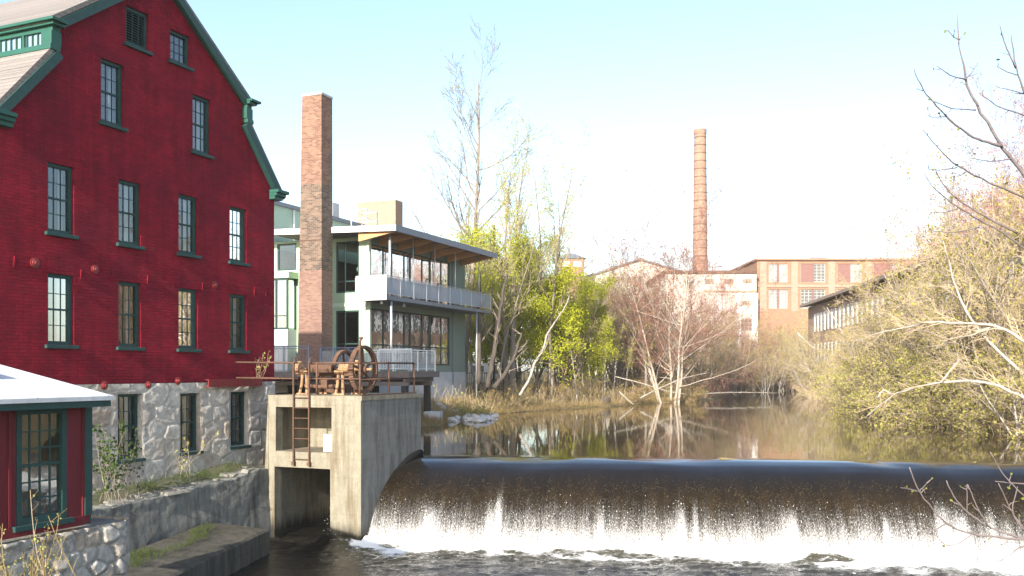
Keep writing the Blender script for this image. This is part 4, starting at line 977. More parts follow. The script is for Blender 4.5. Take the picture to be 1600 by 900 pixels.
panelrail(deck, (.15,-1.6,0), (.15,y0+.1,0), 3, M['white'], 'white_railing')
panelrail(deck, (.15,y0+.1,0), (3.2,y0+.1,0), 3, M['white'], 'white_railing')
panelrail(deck, (1.9,y0+.9,0), (1.9,-1.6,0), 2, M['white'], 'white_railing', h=1.25)
panelrail(deck, (.15,1.2,0), (.15,-1.6,0), 3, M['bluerail'], 'grey_railing', h=1.3)
panelrail(deck, (-.9,4.6,0), (-.9,1.25,0), 2, M['bluerail'], 'grey_railing', zb=2.9, h=1.45, pan=False)
m_ = MB(); m_.box(-1.0,-.09,1.1,9.0,2.62,2.9); m_.build('step_platform', M['deckwood'], deck)

# ------------------------------------------------------------------ round smokestack and mills at the far end
def stack():
    Y = 150; x = px(1094, Y)[0]
    o = empty('smokestack', (x, Y, 2), 0, 'tall round tapering brick smokestack rising behind the far mill', 'smokestack')
    m = MB(); prof_ = []
    for q in range(13):
        t = q/12; prof_.append((1.42-.48*t, 39.2*t))
    prof_ += [(1.0,39.2),(1.04,39.9),(1.0,40.0),(.75,40.0),(.7,38)]
    m.lathe(prof_, (0,0,0), 28); m.build('shaft', M['stackbrick'], o, smooth=False)
    for q in range(16):
        z = 19.5+q*1.28; t = z/39.2; m = MB(); r_ = 1.42-.48*t; m.lathe([(r_+.005,-.06),(r_+.05,-.05),(r_+.05,.05),(r_+.005,.06)], (0,0,z), 28); m.build('iron_band', M['rust'], o)
stack()
def rectwin(par, x0, x1, z0, z1, y, nx, nz, frame, glassm, name='window', boarded=None, mw=.09):
    m = MB(); m.box(x0,x0+.14,y-.02,y+.10,z0,z1); m.box(x1-.14,x1,y-.02,y+.10,z0,z1); m.box(x0+.14,x1-.14,y-.02,y+.10,z1-.14,z1); m.box(x0+.14,x1-.14,y-.02,y+.10,z0,z0+.14)
    for q in range(1,nx): xx = x0+(x1-x0)*q/nx; m.box(xx-mw/2,xx+mw/2,y+.01,y+.08,z0+.14,z1-.14)
    for q in range(1,nz): zz = z0+(z1-z0)*q/nz; m.box(x0+.14,x1-.14,y+.012,y+.078,zz-mw/2,zz+mw/2)
    o = m.build(name, frame, par)
    MB().add([(x0+.14,y+.05,z0+.14),(x1-.14,y+.05,z0+.14),(x1-.14,y+.05,z1-.14),(x0+.14,y+.05,z1-.14)], [(0,1,2,3)]).build('pane', glassm, o)
    if boarded: MB().box(boarded[0],boarded[1],y-.06,y-.03,z0+.05,z1-.05).build('shutter', M['redshut'], o)
M['redshut'] = simple('faded_red_shutter', (.20,.10,.085), (.16,.08,.07), 3, .7, .1, 8)
M['paleglass'] = simple('dusty_glass_block', (.24,.26,.26), (.17,.19,.20), .8, .35, 0)
M['darkglass'] = simple('dusty_dark_glass', (.14,.14,.14), (.09,.09,.09), .8, .25, 0)
YF = 150.0
def zf(py, Y=YF): return CZ+(HZ-py)/F*Y
def xf(p, Y=YF): return (p-800)/F*Y
bmill = empty('brick_mill', (xf(1183), YF, 1.5), 0, 'far orange brick mill with large square factory windows in two rows, right of the smokestack', 'building')
o0 = (xf(1183), YF, 1.5)
def bl(p): return xf(p)-o0[0]
def bz(p): return zf(p)-1.5
bw_ = []
for r, (t, b_) in enumerate(((412,441),(452,482))):
    for (a, c) in ((1201,1231),(1251,1290),(1308,1347),(1365,1403),(1421,1459),(1477,1515)): bw_.append((bl(a), bl(c), bz(b_), bz(t)))
for (a, c) in ((1208,1240),(1265,1287),(1310,1345)): bw_.append((bl(a), bl(c), bz(513), bz(497)))
m_ = MB(); m_.sheet_holes([(0,0),(bl(1560),0),(bl(1560),bz(407)),(0,bz(407))], bw_, lambda u,v,d:(u,d,v), .35)
m_.add([(0,0,0),(0,25,0),(0,25,bz(407)),(0,0,bz(407))], [(3,2,1,0)]); m_.build('wall', M['millbrick'], bmill, fixn=False)
m_ = MB()
for p in (1192,1241,1299,1356,1412,1468): m_.box(bl(p)-.55, bl(p)+.55, -.2, -.004, 2.2, bz(409))
m_.box(0,bl(1560),-.14,-.005,bz(449),bz(445)); m_.build('pilaster', M['tanbrick'], bmill)
m_ = MB(); m_.box(-.3,bl(1560),-.4,25,bz(407)+.01,bz(404)); m_.build('parapet', M['millbrick'], bmill)
m_ = MB(); m_.box(bl(1279),bl(1303),3,6,bz(401),bz(398)); [m_.box(bl(p)-.12,bl(p)+.12,3.5,3.8,bz(404),bz(401)) for p in (1282,1290,1300)]; m_.build('roof_vent', M['slate'], bmill)
for q, (x0,x1,z0,z1) in enumerate(bw_):
    bd = None
    if q in (1,): bd = (x0+.1, (x0+x1)/2-.1)
    if q in (2,): bd = (x0+.1, (x0+x1)/2)
    if q in (3,): bd = (x0+.1, x1-.9)
    rectwin(bmill, x0,x1,z0,z1,.18, 6 if q < 12 else 3, 6 if q < 12 else 2, M['stucco2'], M['paleglass'] if q % 3 != 1 else M['darkglass'], boarded=bd, mw=.10)
    if q < 12: MB().box((x0+x1)/2-.16,(x0+x1)/2+.16,.10,.15,z0,z1).build('mullion', M['redshut'], bmill)
m_ = MB(); m_.box(0,bl(1292),-1.6,-.2,0,bz(487)); m_.build('low_wing', M['millbrick'], bmill); 
# white factory
wm = empty('white_factory', (xf(1040,148), 148, 1.5), 0, 'far white rendered factory block with flat roof and brown windows, left of the brick mill', 'building')
ox = xf(1040,148)
def wl(p): return xf(p,148)-ox
def wz(p): return zf(p,148)-1.5
ww = [(wl(a),wl(c),wz(b_),wz(t)) for (a,c,t,b_) in ((1101,1116,436,444),(1131,1146,436,444),(1160,1175,436,443),(1160,1172,470,478),(1070,1084,440,452),(1140,1149,498,512),(1157,1176,498,517),(1157,1176,533,551),(1128,1145,535,553),(1095,1112,500,520))]
m_ = MB(); m_.sheet_holes([(0,0),(wl(1182),0),(wl(1182),wz(427)),(0,wz(427))], ww, lambda u,v,d:(u,d,v), .3); m_.add([(0,0,0),(0,20,0),(0,20,wz(427)),(0,0,wz(427))], [(3,2,1,0)])
m_.build('wall', M['stucco'], wm, fixn=False)
m_ = MB(); m_.box(-.4,wl(1182),-.4,20,wz(427)+.01,wz(423)); m_.build('roof', M['rust'], wm)
m_ = MB(); m_.box(wl(1100),wl(1182),-.25,-.005,wz(456),wz(454)); m_.build('string_course', M['blind'], wm)
m_ = MB(); 
for p in (1122,1153,1179): m_.box(wl(p)-.45, wl(p)+.45, -.3, -.004, 0, wz(458))
m_.build('pilaster', M['white'], wm)
for (x0,x1,z0,z1) in ww: rectwin(wm, x0,x1,z0,z1,.15,3,3,M['blind'],M['darkglass'])
# gabled white mill, tower block with lantern roof
gm = empty('gabled_factory', (xf(920,168), 168, 1.5), 0, 'far pale factory with a low pitched gable roof behind the reddish tree', 'building')
ox = xf(920,168)
def gl(p): return xf(p,168)-ox
def gz(p): return zf(p,168)-1.5
gw = [(gl(948),gl(965),gz(442),gz(433)),(gl(980),gl(995),gz(442),gz(433))]
m_ = MB(); m_.sheet_holes([(0,0),(gl(1062),0),(gl(1062),gz(424)),(gl(1000),gz(405)),(0,gz(432))], gw, lambda u,v,d:(u,d,v), .3); m_.build('wall', M['stucco'], gm, fixn=False)
m_ = MB(); m_.prism([(-.8,gz(434)),(gl(1000),gz(406)),(gl(1064),gz(425)),(gl(1064),gz(423)),(gl(1000),gz(403.5)),(-.8,gz(431.5))], -.6, 22); m_.build('roof', M['slate'], gm)
for q in gw: rectwin(gm, *q, .15, 3, 3, M['blind'], M['darkglass'])
tb = empty('lantern_block', (xf(873,162), 162, 1.5), 0, 'far brick stair tower with a dark glazed pyramid roof above the bright green tree', 'building')
ox = xf(873,162)
def tl_(p): return xf(p,162)-ox
def tz_(p): return zf(p,162)-1.5
m_ = MB(); twn = [(tl_(896),tl_(908),tz_(416),tz_(408)),(tl_(878),tl_(890),tz_(416),tz_(408))]; W2 = tl_(913)
m_.sheet_holes([(0,0),(W2,0),(W2,tz_(404)),(0,tz_(404))], twn, lambda u,v,d:(u,d,v), .3); m_.add([(W2,0,0),(W2,6,0),(W2,6,tz_(404)),(W2,0,tz_(404))], [(0,1,2,3)]); m_.build('wall', M['millbrick'], tb, fixn=False)
for q in twn: rectwin(tb, *q, .15, 3, 2, M['white'], M['paleglass'])
m_ = MB(); a_, c2 = tz_(404), tz_(394)
m_.hexa([(-.3,-.3,a_+.02),(W2+.3,-.3,a_+.02),(W2+.3,6.3,a_+.02),(-.3,6.3,a_+.02),(W2*.33,2,c2),(W2*.66,2,c2),(W2*.66,4,c2),(W2*.33,4,c2)]); m_.box(W2*.40,W2*.5,2.7,3.2,c2,c2+1.2); m_.build('lantern_roof', M['slate'], tb)

# ------------------------------------------------------------------ long mill on the right bank
ANG = math.atan2(.993, .114); ca_, sa_ = math.cos(ANG), math.sin(ANG)
rm = empty('bank_mill', (22.84+.114*46, 46, 0), ANG, 'low brick building behind the right bank bushes with rows of white piers', 'building')
m_ = MB(); LEN = 66
m_.box(0, LEN, -12, 0, -.2, 10.6); m_.build('wall', M['tanbrick'], rm)
m_ = MB(); m_.hexa([(-.6,-12.5,12.2),(LEN+.7,-12.5,12.2),(LEN+.7,.9,10.65),(-.6,.9,10.65),(-.6,-12.5,12.7),(LEN+.7,-12.5,12.7),(LEN+.7,.9,10.95),(-.6,.9,10.95)]); m_.build('roof', M['brownroof'], rm)
for (z0, z1, xa, xb) in ((7.5,9.6,4,65),(4.0,6.1,4,65)):
    n = int((xb-xa)/1.75)
    for q in range(n):
        xx = xa+q*1.75; m_ = MB(); m_.box(xx, xx+.62, .004, .07, z0, z1); m_.build('white_pier', M['white'], rm)
    m_ = MB()
    for q in range(n-1): xx = xa+q*1.75+.66; m_.box(xx, xx+1.05, .003, .05, z0+.1, z1-.1)
    m_.build('window_band', M['darkglass'], rm)
m_ = MB()
for q in range(8): MB().box(4+q*6, 6.4+q*6, .003, .06, 1.4, 3.2).build('window', M['darkglass'], rm)

# ------------------------------------------------------------------ vegetation
def unit(v): return v/np.maximum(np.linalg.norm(v, axis=-1, keepdims=True), 1e-9)
def grow_level(rg, P0, D0, L0, R0, n, wob, trop, taper=.35):
    B = len(P0); pts = np.zeros((B, n+1, 3)); pts[:,0] = P0; D = D0.copy()
    for q in range(n):
        D = unit(D+rg.normal(0, wob, (B,3))+np.array([0,0,trop])); pts[:,q+1] = pts[:,q]+D*(L0/n)[:,None]
    t = np.linspace(0, 1, n+1); R_ = R0[:,None]*(1-(1-taper)*t[None])
    return pts, R_
def spawn(rg, pts, R_, L0, k, f0, f1, ang, ratio, rr, short=.5):
    B, n1, _ = pts.shape; n = n1-1
    f = f0+(f1-f0)*(np.arange(k)[None]+rg.random((B,k)))/k; s = f*n; i = np.minimum(s.astype(int), n-1); fr = s-i
    bi = np.arange(B)[:,None]; p = pts[bi,i]*(1-fr[...,None])+pts[bi,i+1]*fr[...,None]; t = unit(pts[bi,i+1]-pts[bi,i])
    r = R_[bi,i]*(1-fr)+R_[bi,i+1]*fr
    a = rg.normal(size=(B,k,3)); a = unit(a-(a*t).sum(-1, keepdims=True)*t); an = ang*(1+.3*rg.normal(size=(B,k)))
    d = unit(t*np.cos(an)[...,None]+a*np.sin(an)[...,None])
    L = L0[:,None]*ratio*(1-short*f)*rg.uniform(.65, 1.3, (B,k))
    return p.reshape(-1,3), d.reshape(-1,3), L.ravel(), (r*rr).ravel()
def tubes(pts, R_, k):
    B, n1, _ = pts.shape; t = np.gradient(pts, axis=1); t = unit(t)
    ref = np.where(np.abs(t[...,2:3]) > .8, np.array([1.,0,0]), np.array([0,0,1.])); u = unit(np.cross(t, ref)); v = np.cross(t, u)
    a = 2*np.pi*np.arange(k)/k
    V = pts[:,:,None]+(u[:,:,None]*np.cos(a)[None,None,:,None]+v[:,:,None]*np.sin(a)[None,None,:,None])*R_[:,:,None,None]
    base = (np.arange(B)*n1*k)[:,None,None]+(np.arange(n1-1)*k)[None,:,None]; j = np.arange(k)[None,None,:]; jn = (j+1) % k
    Q = np.stack([base+j, base+jn, base+k+jn, base+k+j], -1).reshape(-1, 4)
    return V.reshape(-1,3), Q
def leaf_quads(rg, C, size):
    n = len(C); s = size*rg.uniform(.55, 1.4, n)[:,None]; a = unit(rg.normal(size=(n,3))); b = unit(np.cross(a, rg.normal(size=(n,3))))
    V = np.stack([C-a*s*.5-b*s*.32, C+a*s*.1-b*s*.5, C+a*s*.6+b*s*.1, C-a*s*.1+b*s*.45], 1).reshape(-1,3)
    return V, np.arange(4*n).reshape(-1,4)
def joinparts(parts):
    V = []; Q = []; mi = []; o = 0
    for v, q, m in parts: V.append(v); Q.append(q+o); mi.append(np.full(len(q), m)); o += len(v)
    return np.concatenate(V), np.concatenate(Q), np.concatenate(mi)
def make_tree(seed, height, stems, spread, r0, levels, leaf=0, leafsize=.15, bark='bark_grey', twig='twig_tan', leafm='leaf_olive', trop=.05, wob=.10, stem_ang=.25, leafpos=(.3,1), jit=.12, upto=2, minr=.006, leafz=None):
    """levels: list of (children, f0, angle, ratio, rr, nseg, sides, trop)"""
    rg = np.random.default_rng(seed)
    az = 2*np.pi*(np.arange(stems)+rg.random(stems))/stems; ia = stem_ang*rg.uniform(.3, 1.2, stems) if stems > 1 else np.array([stem_ang*.3])
    D = np.stack([np.cos(az)*np.sin(ia), np.sin(az)*np.sin(ia), np.cos(ia)], 1); P0 = np.stack([np.cos(az), np.sin(az), np.zeros(stems)], 1)*spread*(stems > 1); P0[:,2] = -.5
    L = height*rg.uniform(.78, 1.05, stems) if stems > 1 else np.array([height]); R_ = r0*rg.uniform(.7, 1.1, stems)
    pts, rr_ = grow_level(rg, P0, D, L, R_, 12, wob*.5, trop, .15)
    tp = []; cp = []; v, q = tubes(pts, rr_, 8); tp.append((v, q, 0)); last = pts; lastL = L
    for li, (k, f0, ang, ratio, rad, ns, sd, tro) in enumerate(levels):
        p, d, L, r = spawn(rg, pts, rr_, L, k, f0, 1.0, ang, ratio, rad)
        r = np.maximum(r, minr); ok = L > .12; p, d, L, r = p[ok], d[ok], L[ok], r[ok]
        pts, rr_ = grow_level(rg, p, d, L, r, ns, wob, tro, .3); v, q = tubes(pts, rr_, sd)
        (tp if li < upto-1 else cp).append((v, q, 0))
    if leaf:
        B, n1, _ = pts.shape; b = rg.integers(0, B, leaf); s = rg.uniform(leafpos[0], leafpos[1], leaf)*(n1-1); i = np.minimum(s.astype(int), n1-2); fr = (s-i)[:,None]
        C = pts[b,i]*(1-fr)+pts[b,i+1]*fr+rg.normal(0, jit, (leaf,3))
        if leafz: C = C[rg.random(leaf) > sstep(leafz[0], leafz[1], C[:,2])]
        v, q = leaf_quads(rg, C, leafsize); cp.append((v, q, 1))
    tv, tq, _ = joinparts(tp); cv_, cq, cm = joinparts(cp)
    tr = np_mesh('trunk', tv, tq, M[bark], smooth=True, link=False).data
    cr = np_mesh('crown', cv_, cq, [M[twig], M[leafm]], cm, link=False).data
    return tr, cr
def put(meshes, name, loc, label, group=None, cat='tree', rz=0, sc=1.0, tilt=(0,0)):
    e = empty(name, loc, 0, label, cat, group); e.rotation_euler = (tilt[0], tilt[1], rz); e.scale = (sc,)*3 if not hasattr(sc, '__len__') else sc
    for nm, me in zip(('trunk','crown'), meshes):
        o = bpy.data.objects.new(nm, me); COL.objects.link(o); o.parent = e
    return e
def gz_(x, y): return float(ground_h(np.array([[x]]), np.array([[y]]))[0,0])
def gp(p, Y): x = px(p, Y)[0]; return (x, Y, max(gz_(x, Y), 0)-.05)

#          children f0 angle ratio rr nseg sides trop
birch = make_tree(11, 27.5, 1, 0, .32, [(26,.22,.75,.34,.5,8,5,.10),(10,.25,.6,.42,.55,5,4,.05),(8,.2,.5,.5,.6,3,3,.03)], 1500, .10, 'bark_grey', 'twig_birch', 'leaf_olive', .02, .09, minr=.013)
bud1 = make_tree(12, 19.0, 3, .6, .20, [(15,.3,.5,.38,.5,7,5,.12),(9,.2,.55,.45,.5,5,4,.06),(7,.2,.6,.5,.6,3,3,.02)], 7000, .085, 'bark_grey', 'twig_tan', 'leaf_spring', .03, .10, .16)
bud2 = make_tree(13, 17.5, 4, .7, .17, [(14,.3,.55,.36,.5,7,5,.10),(9,.2,.55,.45,.5,5,4,.05),(7,.2,.6,.5,.6,3,3,.02)], 7000, .085, 'bark_grey', 'twig_tan', 'leaf_spring', .03, .11, .22)
lime = make_tree(14, 10.5, 4, .7, .16, [(13,.12,.85,.50,.5,6,5,.05),(8,.2,.7,.48,.5,4,4,.03),(7,.2,.7,.5,.6,3,3,0)], 80000, .10, 'bark_dark', 'twig_tan', 'leaf_lime', .02, .12, .40, jit=.32)
red = make_tree(15, 15.5, 7, .8, .12, [(17,.12,.95,.55,.42,7,5,.07),(12,.2,.75,.46,.5,5,3,.03),(10,.2,.75,.5,.6,3,3,.02)], 4500, .085, 'bark_pale', 'twig_red', 'leaf_red', .03, .11, .26, minr=.009)
tan1 = make_tree(16, 11.0, 5, .8, .13, [(14,.10,.75,.46,.5,6,5,.07),(9,.2,.7,.48,.5,5,3,.03),(7,.2,.7,.5,.6,3,3,.01)], 3000, .10, 'bark_grey', 'twig_tan', 'leaf_yellow', .03, .12, .35, minr=.009)
tan2 = make_tree(17, 9.5, 6, .9, .11, [(13,.08,.8,.5,.5,6,5,.04),(9,.2,.75,.48,.5,5,3,.02),(7,.2,.7,.5,.6,3,3,0)], 4200, .10, 'bark_white', 'twig_tan', 'leaf_yellow', .02, .13, .45, minr=.009)
shrub = make_tree(18, 4.6, 8, .6, .05, [(10,.05,.8,.55,.55,6,4,0),(7,.15,.75,.5,.55,4,3,-.02),(5,.2,.7,.5,.6,3,3,-.02)], 4200, .10, 'bark_grey', 'twig_tan', 'leaf_bank', -.03, .13, .85, minr=.007, jit=.15)
shrub2 = make_tree(19, 3.6, 10, .6, .04, [(10,.05,.8,.55,.55,5,4,.0),(8,.15,.75,.5,.55,4,3,0),(6,.2,.7,.5,.6,3,3,0)], 2500, .10, 'bark_grey', 'twig_red', 'leaf_yellow', .0, .13, .7, minr=.007, jit=.12)
sap = make_tree(20, 9.5, 1, 0, .07, [(12,.35,.6,.24,.45,5,4,.1),(6,.2,.6,.45,.55,4,3,.05),(4,.2,.6,.5,.6,2,3,0)], 700, .10, 'bark_white', 'twig_tan', 'leaf_yellow', .05, .06, minr=.008)

# left bank
put(birch, 'tall_birch', gp(722, 74), 'tallest bare pale trunked tree rising above the roof of the glass building', rz=.4, sc=(.95,.95,.90))
put(bud1, 'budding_tree', gp(792, 72), 'slender multi stemmed tree in pale yellow green bud right of the tallest bare tree', rz=1.0, sc=1.02)
put(bud2, 'budding_tree', gp(850, 76), 'rounder pale green budding tree, furthest right of the tall budding trees', rz=2.2, sc=(1.0,1.0,1.03))
put(bud2, 'budding_tree', gp(758, 68), 'dark stemmed budding tree just beside the right end of the glass building', rz=4.0, sc=.74)
put(lime, 'lime_green_tree', gp(814, 76), 'largest bright lime green leafy tree, right of the glass building', rz=.3, sc=(1.1,1.1,1.14))
put(lime, 'lime_green_tree', gp(764, 82), 'lime green leafy tree seen behind the end of the balcony', rz=2.4, sc=(1.0,1.0,1.2))
put(lime, 'lime_green_tree', gp(874, 82), 'smaller lime green tree below the lantern roofed brick tower', rz=4.1, sc=(.72,.72,.9))
put(red, 'reddish_tree', gp(1048, 87), 'large bare reddish twigged tree with several pale trunks in front of the white factory', rz=.8, sc=(1.08,1.08,1.15))
put(red, 'reddish_tree', gp(1118, 128), 'bare reddish tree low behind the base of the smokestack', rz=3.1, sc=(.8,.8,1.0))
for (p, Y, s, rz) in ((902,77,.95,0),(925,80,.72,1),(946,82,.9,2.2),(958,84,.85,3.5),(975,85,.7,4),(1006,87,.8,5),(893,84,1.0,.6)):
    put(sap, 'birch_sapling', gp(p, Y), 'thin pale leaning birch sapling on the left bank between lime tree and reddish tree', 'birch saplings on the left bank', rz=rz, sc=s, tilt=(random.uniform(-.05,.05), random.uniform(-.12,.05)))
for (p, Y, s, rz) in ((880,80,.7,0),(905,84,.8,1.2),(930,86,.85,1),(950,90,1.0,4.4),(968,92,1.0,2),(985,98,1.1,5.5),(1005,95,.85,3),(1018,103,1.05,2.7),(1090,100,.85,4),(1112,108,.8,.9),(1130,118,.85,5),(1000,104,.95,1.5),(940,100,1.05,.3),(1075,94,.7,3.8),(1030,92,.7,.2),(915,95,1.0,3.3)):
    put(tan1, 'bare_thicket_tree', gp(p, Y), 'bare tan twigged small tree in the thicket on the left bank', 'thicket trees on the left bank', rz=rz, sc=s)
for (p, Y, s, rz) in ((1150,132,.75,0),(1172,140,.8,1),(1195,147,.95,2),(1215,148,1.0,3),(1238,146,.9,4),(1258,143,.95,5),(1280,138,1.0,.5),(1300,128,.95,1.5),(1140,124,.6,2.5),(1228,140,.7,3.6),(1190,128,.75,1.7),(1210,136,.95,.7),(1290,120,.8,2.2),(1272,130,.95,4.9),(1322,112,.8,5.5),(1162,130,.7,4.1)):
    put(tan2, 'far_tree', gp(p, Y), 'bare pale brown small tree at the far end of the pond before the mills', 'trees at the far end of the pond', rz=rz, sc=s)
for (p, Y, s, rz) in ((1150,135,1.2,0),(1185,148,1.0,1),(1215,147,1.15,2),(1245,146,1.1,3),(1100,122,1.1,2.5),(1275,148,1.25,2.7)):
    put(shrub2, 'far_bush', gp(p, Y), 'reddish brown bare bush at the far end of the pond below the mills', 'bushes at the far end of the pond', cat='bush', rz=rz, sc=s)
for (p, Y, s, rz) in ((1198,148,.9,0),(1222,146,1.0,1),(1232,147,.85,2),(1262,145,.9,3)):
    put(sap, 'far_sapling', gp(p, Y), 'thin pale sapling standing at the far end of the pond before the brick mill', 'saplings at the far end of the pond', rz=rz, sc=s*1.1, tilt=(0, random.uniform(-.05,.12)))
for (p, Y, s, rz) in ((770,66,.5,0),(800,70,.55,1),(870,76,.6,2.2),(915,80,.55,3.3),(985,84,.6,4),(1075,90,.6,5),(1020,88,.5,.4)):
    put(shrub2, 'low_bush', gp(p, Y), 'low bare brown bush along the left shore', 'low bushes along the left shore', cat='bush', rz=rz, sc=s)
# right bank
for (p, Y, s, rz) in ((1102,112,.62,.2),(1150,126,.62,1.4),(985,100,.6,2.6),(1182,138,.55,3.9),(1235,139,.5,5.0)):
    put(red, 'reddish_thicket', gp(p, Y), 'smaller bare pinkish brown tree in the loose screen before the far mills', 'small pinkish trees before the far mills', rz=rz, sc=s)
for (p, Y, s, rz) in ((1012,88,.75,0.3),(1085,96,.9,1.2),(1120,108,1.0,2.1),(1165,128,1.1,3.2),(1180,136,1.0,4.4),(940,83,.7,5.3),(912,80,.8,.9),(988,92,.95,2.8)):
    put(sap, 'pale_sapling', gp(p, Y), 'thin pale upright sapling among the pinkish brown brush before the far mills', 'pale saplings before the far mills', rz=rz, sc=s, tilt=(random.uniform(-.05,.05), random.uniform(-.10,.10)))
for (p, Y, s, rz) in ((1475,108,1.05,0),(1520,96,1.1,1),(1565,84,1.15,2),(1605,72,1.15,3),(1430,120,.95,4),(1650,66,1.2,5),(1560,110,1.3,.5)):
    put(red, 'tall_bare_tree', gp(p, Y), 'tall bare pinkish twigged tree rising behind the white piered building', 'bare trees behind the white piered building', rz=rz, sc=s)
for (p, Y, s, rz, ms) in ((1340,84,.5,1,tan1),(1385,73,.6,3,tan2),(1402,68,.85,4,tan1),(1440,62,1.0,5,tan1),(1462,59,.9,.5,tan2),(1490,55,1.0,2.5,tan1),(1556,49,1.0,5.4,tan1),(1580,47,1.0,.9,tan2),(1605,45,1.05,1.9,tan1),(1640,43,1.1,2.9,tan1),(1415,60,.5,2.2,tan2),(1460,54,.6,3.3,tan2),(1530,48,.55,4.1,tan2),(1600,41,.55,.1,tan2),(1350,70,.5,1.1,tan2),(1330,76,.6,5.2,tan1),(1362,69,.62,.4,tan1),(1395,63,.7,1.7,tan1),(1425,58,.75,2.9,tan1),(1283,98,.62,2.0,tan1),(1268,106,.72,.7,tan2),(1302,90,.55,3.1,tan2),(1318,84,.5,4.4,tan1),(1378,64,.45,5.9,tan2)):
    x, y, z = gp(p, Y)
    if ms is tan1: lb, gr = 'upright bare tan tree with a few yellow buds in the thicket on the right bank', 'tan trees on the right bank'
    else: lb, gr = 'spreading pale stemmed tree with yellow buds low on the right bank', 'spreading trees on the right bank'
    put(ms, 'right_bank_tree', (x, y, max(z, .4)), lb, gr, rz=rz, sc=s)
for (p, Y, s, rz) in ((1345,66,.95,0),(1385,60,1.05,1),(1425,55,1.0,2),(1465,51.5,.95,3),(1505,50,1.05,4),(1545,47,.95,5),(1590,44,1.0,.5),(1630,41,1.0,1.5),(1310,84,.8,2.5),(1405,64,1.1,3.4),(1480,58,1.2,4.4),(1550,54,1.2,5.4),(1360,74,1.1,1.9),(1285,112,.9,1.0),(1610,48,1.2,3.8)):
    x, y, z = gp(p, Y)
    put(shrub, 'overhanging_shrub', (x+.6, y, max(z, .25)), 'olive yellow budding shrub overhanging the water on the right bank', 'shrubs overhanging the right shore', cat='bush', rz=rz, sc=s)

def limb_tree(name, label, paths, mat, r=.1, cat='tree', twigs=None, seed=1, part='limb', base=None, buds=None, sides=7, trop=.02, upgrow=True):
    """a tree given by hand-laid limbs (world points, base radius, tip radius) with small twigs along them"""
    o = empty(name, base or paths[0][0][0], 0, label, cat); off = Vector(o.location)
    rg = np.random.default_rng(seed); tw = []
    for (pts, ra, rb) in paths:
        P_ = np.array(pts, float); n = max(8, 4*len(P_)); s = np.concatenate([[0], np.cumsum(np.linalg.norm(np.diff(P_, axis=0), axis=1))]); u = np.linspace(0, s[-1], n)
        Cc = np.stack([np.interp(u, s, P_[:,i]) for i in range(3)], 1)
        for _ in range(2): Cc[1:-1] = (Cc[:-2]+2*Cc[1:-1]+Cc[2:])/4
        Cc[1:-1] += rg.normal(0, ra*.18, (n-2,3)); rr = np.linspace(ra, rb, n)*(1+rg.uniform(-.13,.13,n))
        MB().tube([tuple(q-np.array(off)) for q in Cc], list(rr), sides).build(part, mat, o, smooth=True)
        tw.append((Cc, rr, s[-1]))
    if twigs:
        k, ratio, tmat, ang, lv2 = twigs; parts = []
        for Cc, rr, L in tw:
            kk = max(2, int(k*L))
            p, d, l, r_ = spawn(rg, Cc[None], rr[None], np.array([ratio]), kk, .15, 1, ang, 1.0, .5)
            r_ = np.clip(r_, .004, .03); pts, R2 = grow_level(rg, p, d, l, r_, 5, .12, trop, .3); v, q = tubes(pts, R2, 4); parts.append((v-np.array(off), q, 0))
            if lv2:
                p, d, l, r_ = spawn(rg, pts, R2, l, lv2, .2, 1, .6, .5, .6); pts, R2 = grow_level(rg, p, d, l, np.maximum(r_, .003), 3, .12, 0, .4); v, q = tubes(pts, R2, 3); parts.append((v-np.array(off), q, 0))
            if buds:
                C = pts[:,-1]; v, q = leaf_quads(rg, C-np.array(off), buds[0]); parts.append((v, q, 1))
        v, q, mi = joinparts(parts); np_mesh('crown', v, q, [tmat, M['bud']], mi, parent=o)
    return o
def P3(p, py, Y): return px(p, Y, py)
limb_tree('leaning_dead_birch', 'white crooked dead birch trunk leaning right over the left bank', [([P3(812,618,63),P3(826,596,63.2),P3(838,562,63.5),P3(851,542,64),P3(853,524,64),P3(866,505,64.3),P3(884,478,64.5),P3(890,462,65)],.11,.03),([P3(838,562,63.5),P3(852,545,63),P3(858,528,62.6),P3(856,518,62.4)],.05,.02)], M['bark_white'], twigs=(1.2,.9,M['twig_grey'],.6,3))
limb_tree('bleached_fallen_branch', 'bleached forked fallen branches lying in the water under the reddish tree', [([P3(1000,622,82),P3(1035,604,82.5),P3(1070,590,83),P3(1108,582,84)],.06,.02),([P3(960,588,83),P3(1000,598,82),P3(1045,612,81),P3(1072,616,80.5)],.055,.02),([P3(968,612,80),P3(978,622,79.5),P3(990,632,79)],.06,.03)], M['bark_white'], twigs=(1.0,1.0,M['twig_grey'],.7,3), cat='branch')
limb_tree('floating_branch', 'long pale branch lying on the water below the far bushes', [([P3(1060,622,92),P3(1110,614,93),P3(1160,613,95),P3(1214,614,96)],.09,.03)], M['bark_white'], twigs=(.9,.9,M['twig_grey'],.6,2), cat='branch')
limb_tree('arching_birch', 'white birch arching far out over the water on the right bank', [([P3(1660,655,38.5),P3(1600,621,38),P3(1560,602,38),P3(1520,594,38.5),P3(1480,596,39),P3(1430,605,40),P3(1395,617,41),P3(1372,636,41.5),P3(1352,652,42)],.085,.025),([P3(1395,617,41),P3(1380,608,41),P3(1370,622,41)],.05,.02),([P3(1470,598,39),P3(1490,572,39),P3(1500,560,39)],.05,.02)], M['bark_white'], twigs=(2.0,1.5,M['twig_tan'],.7,5), seed=4)
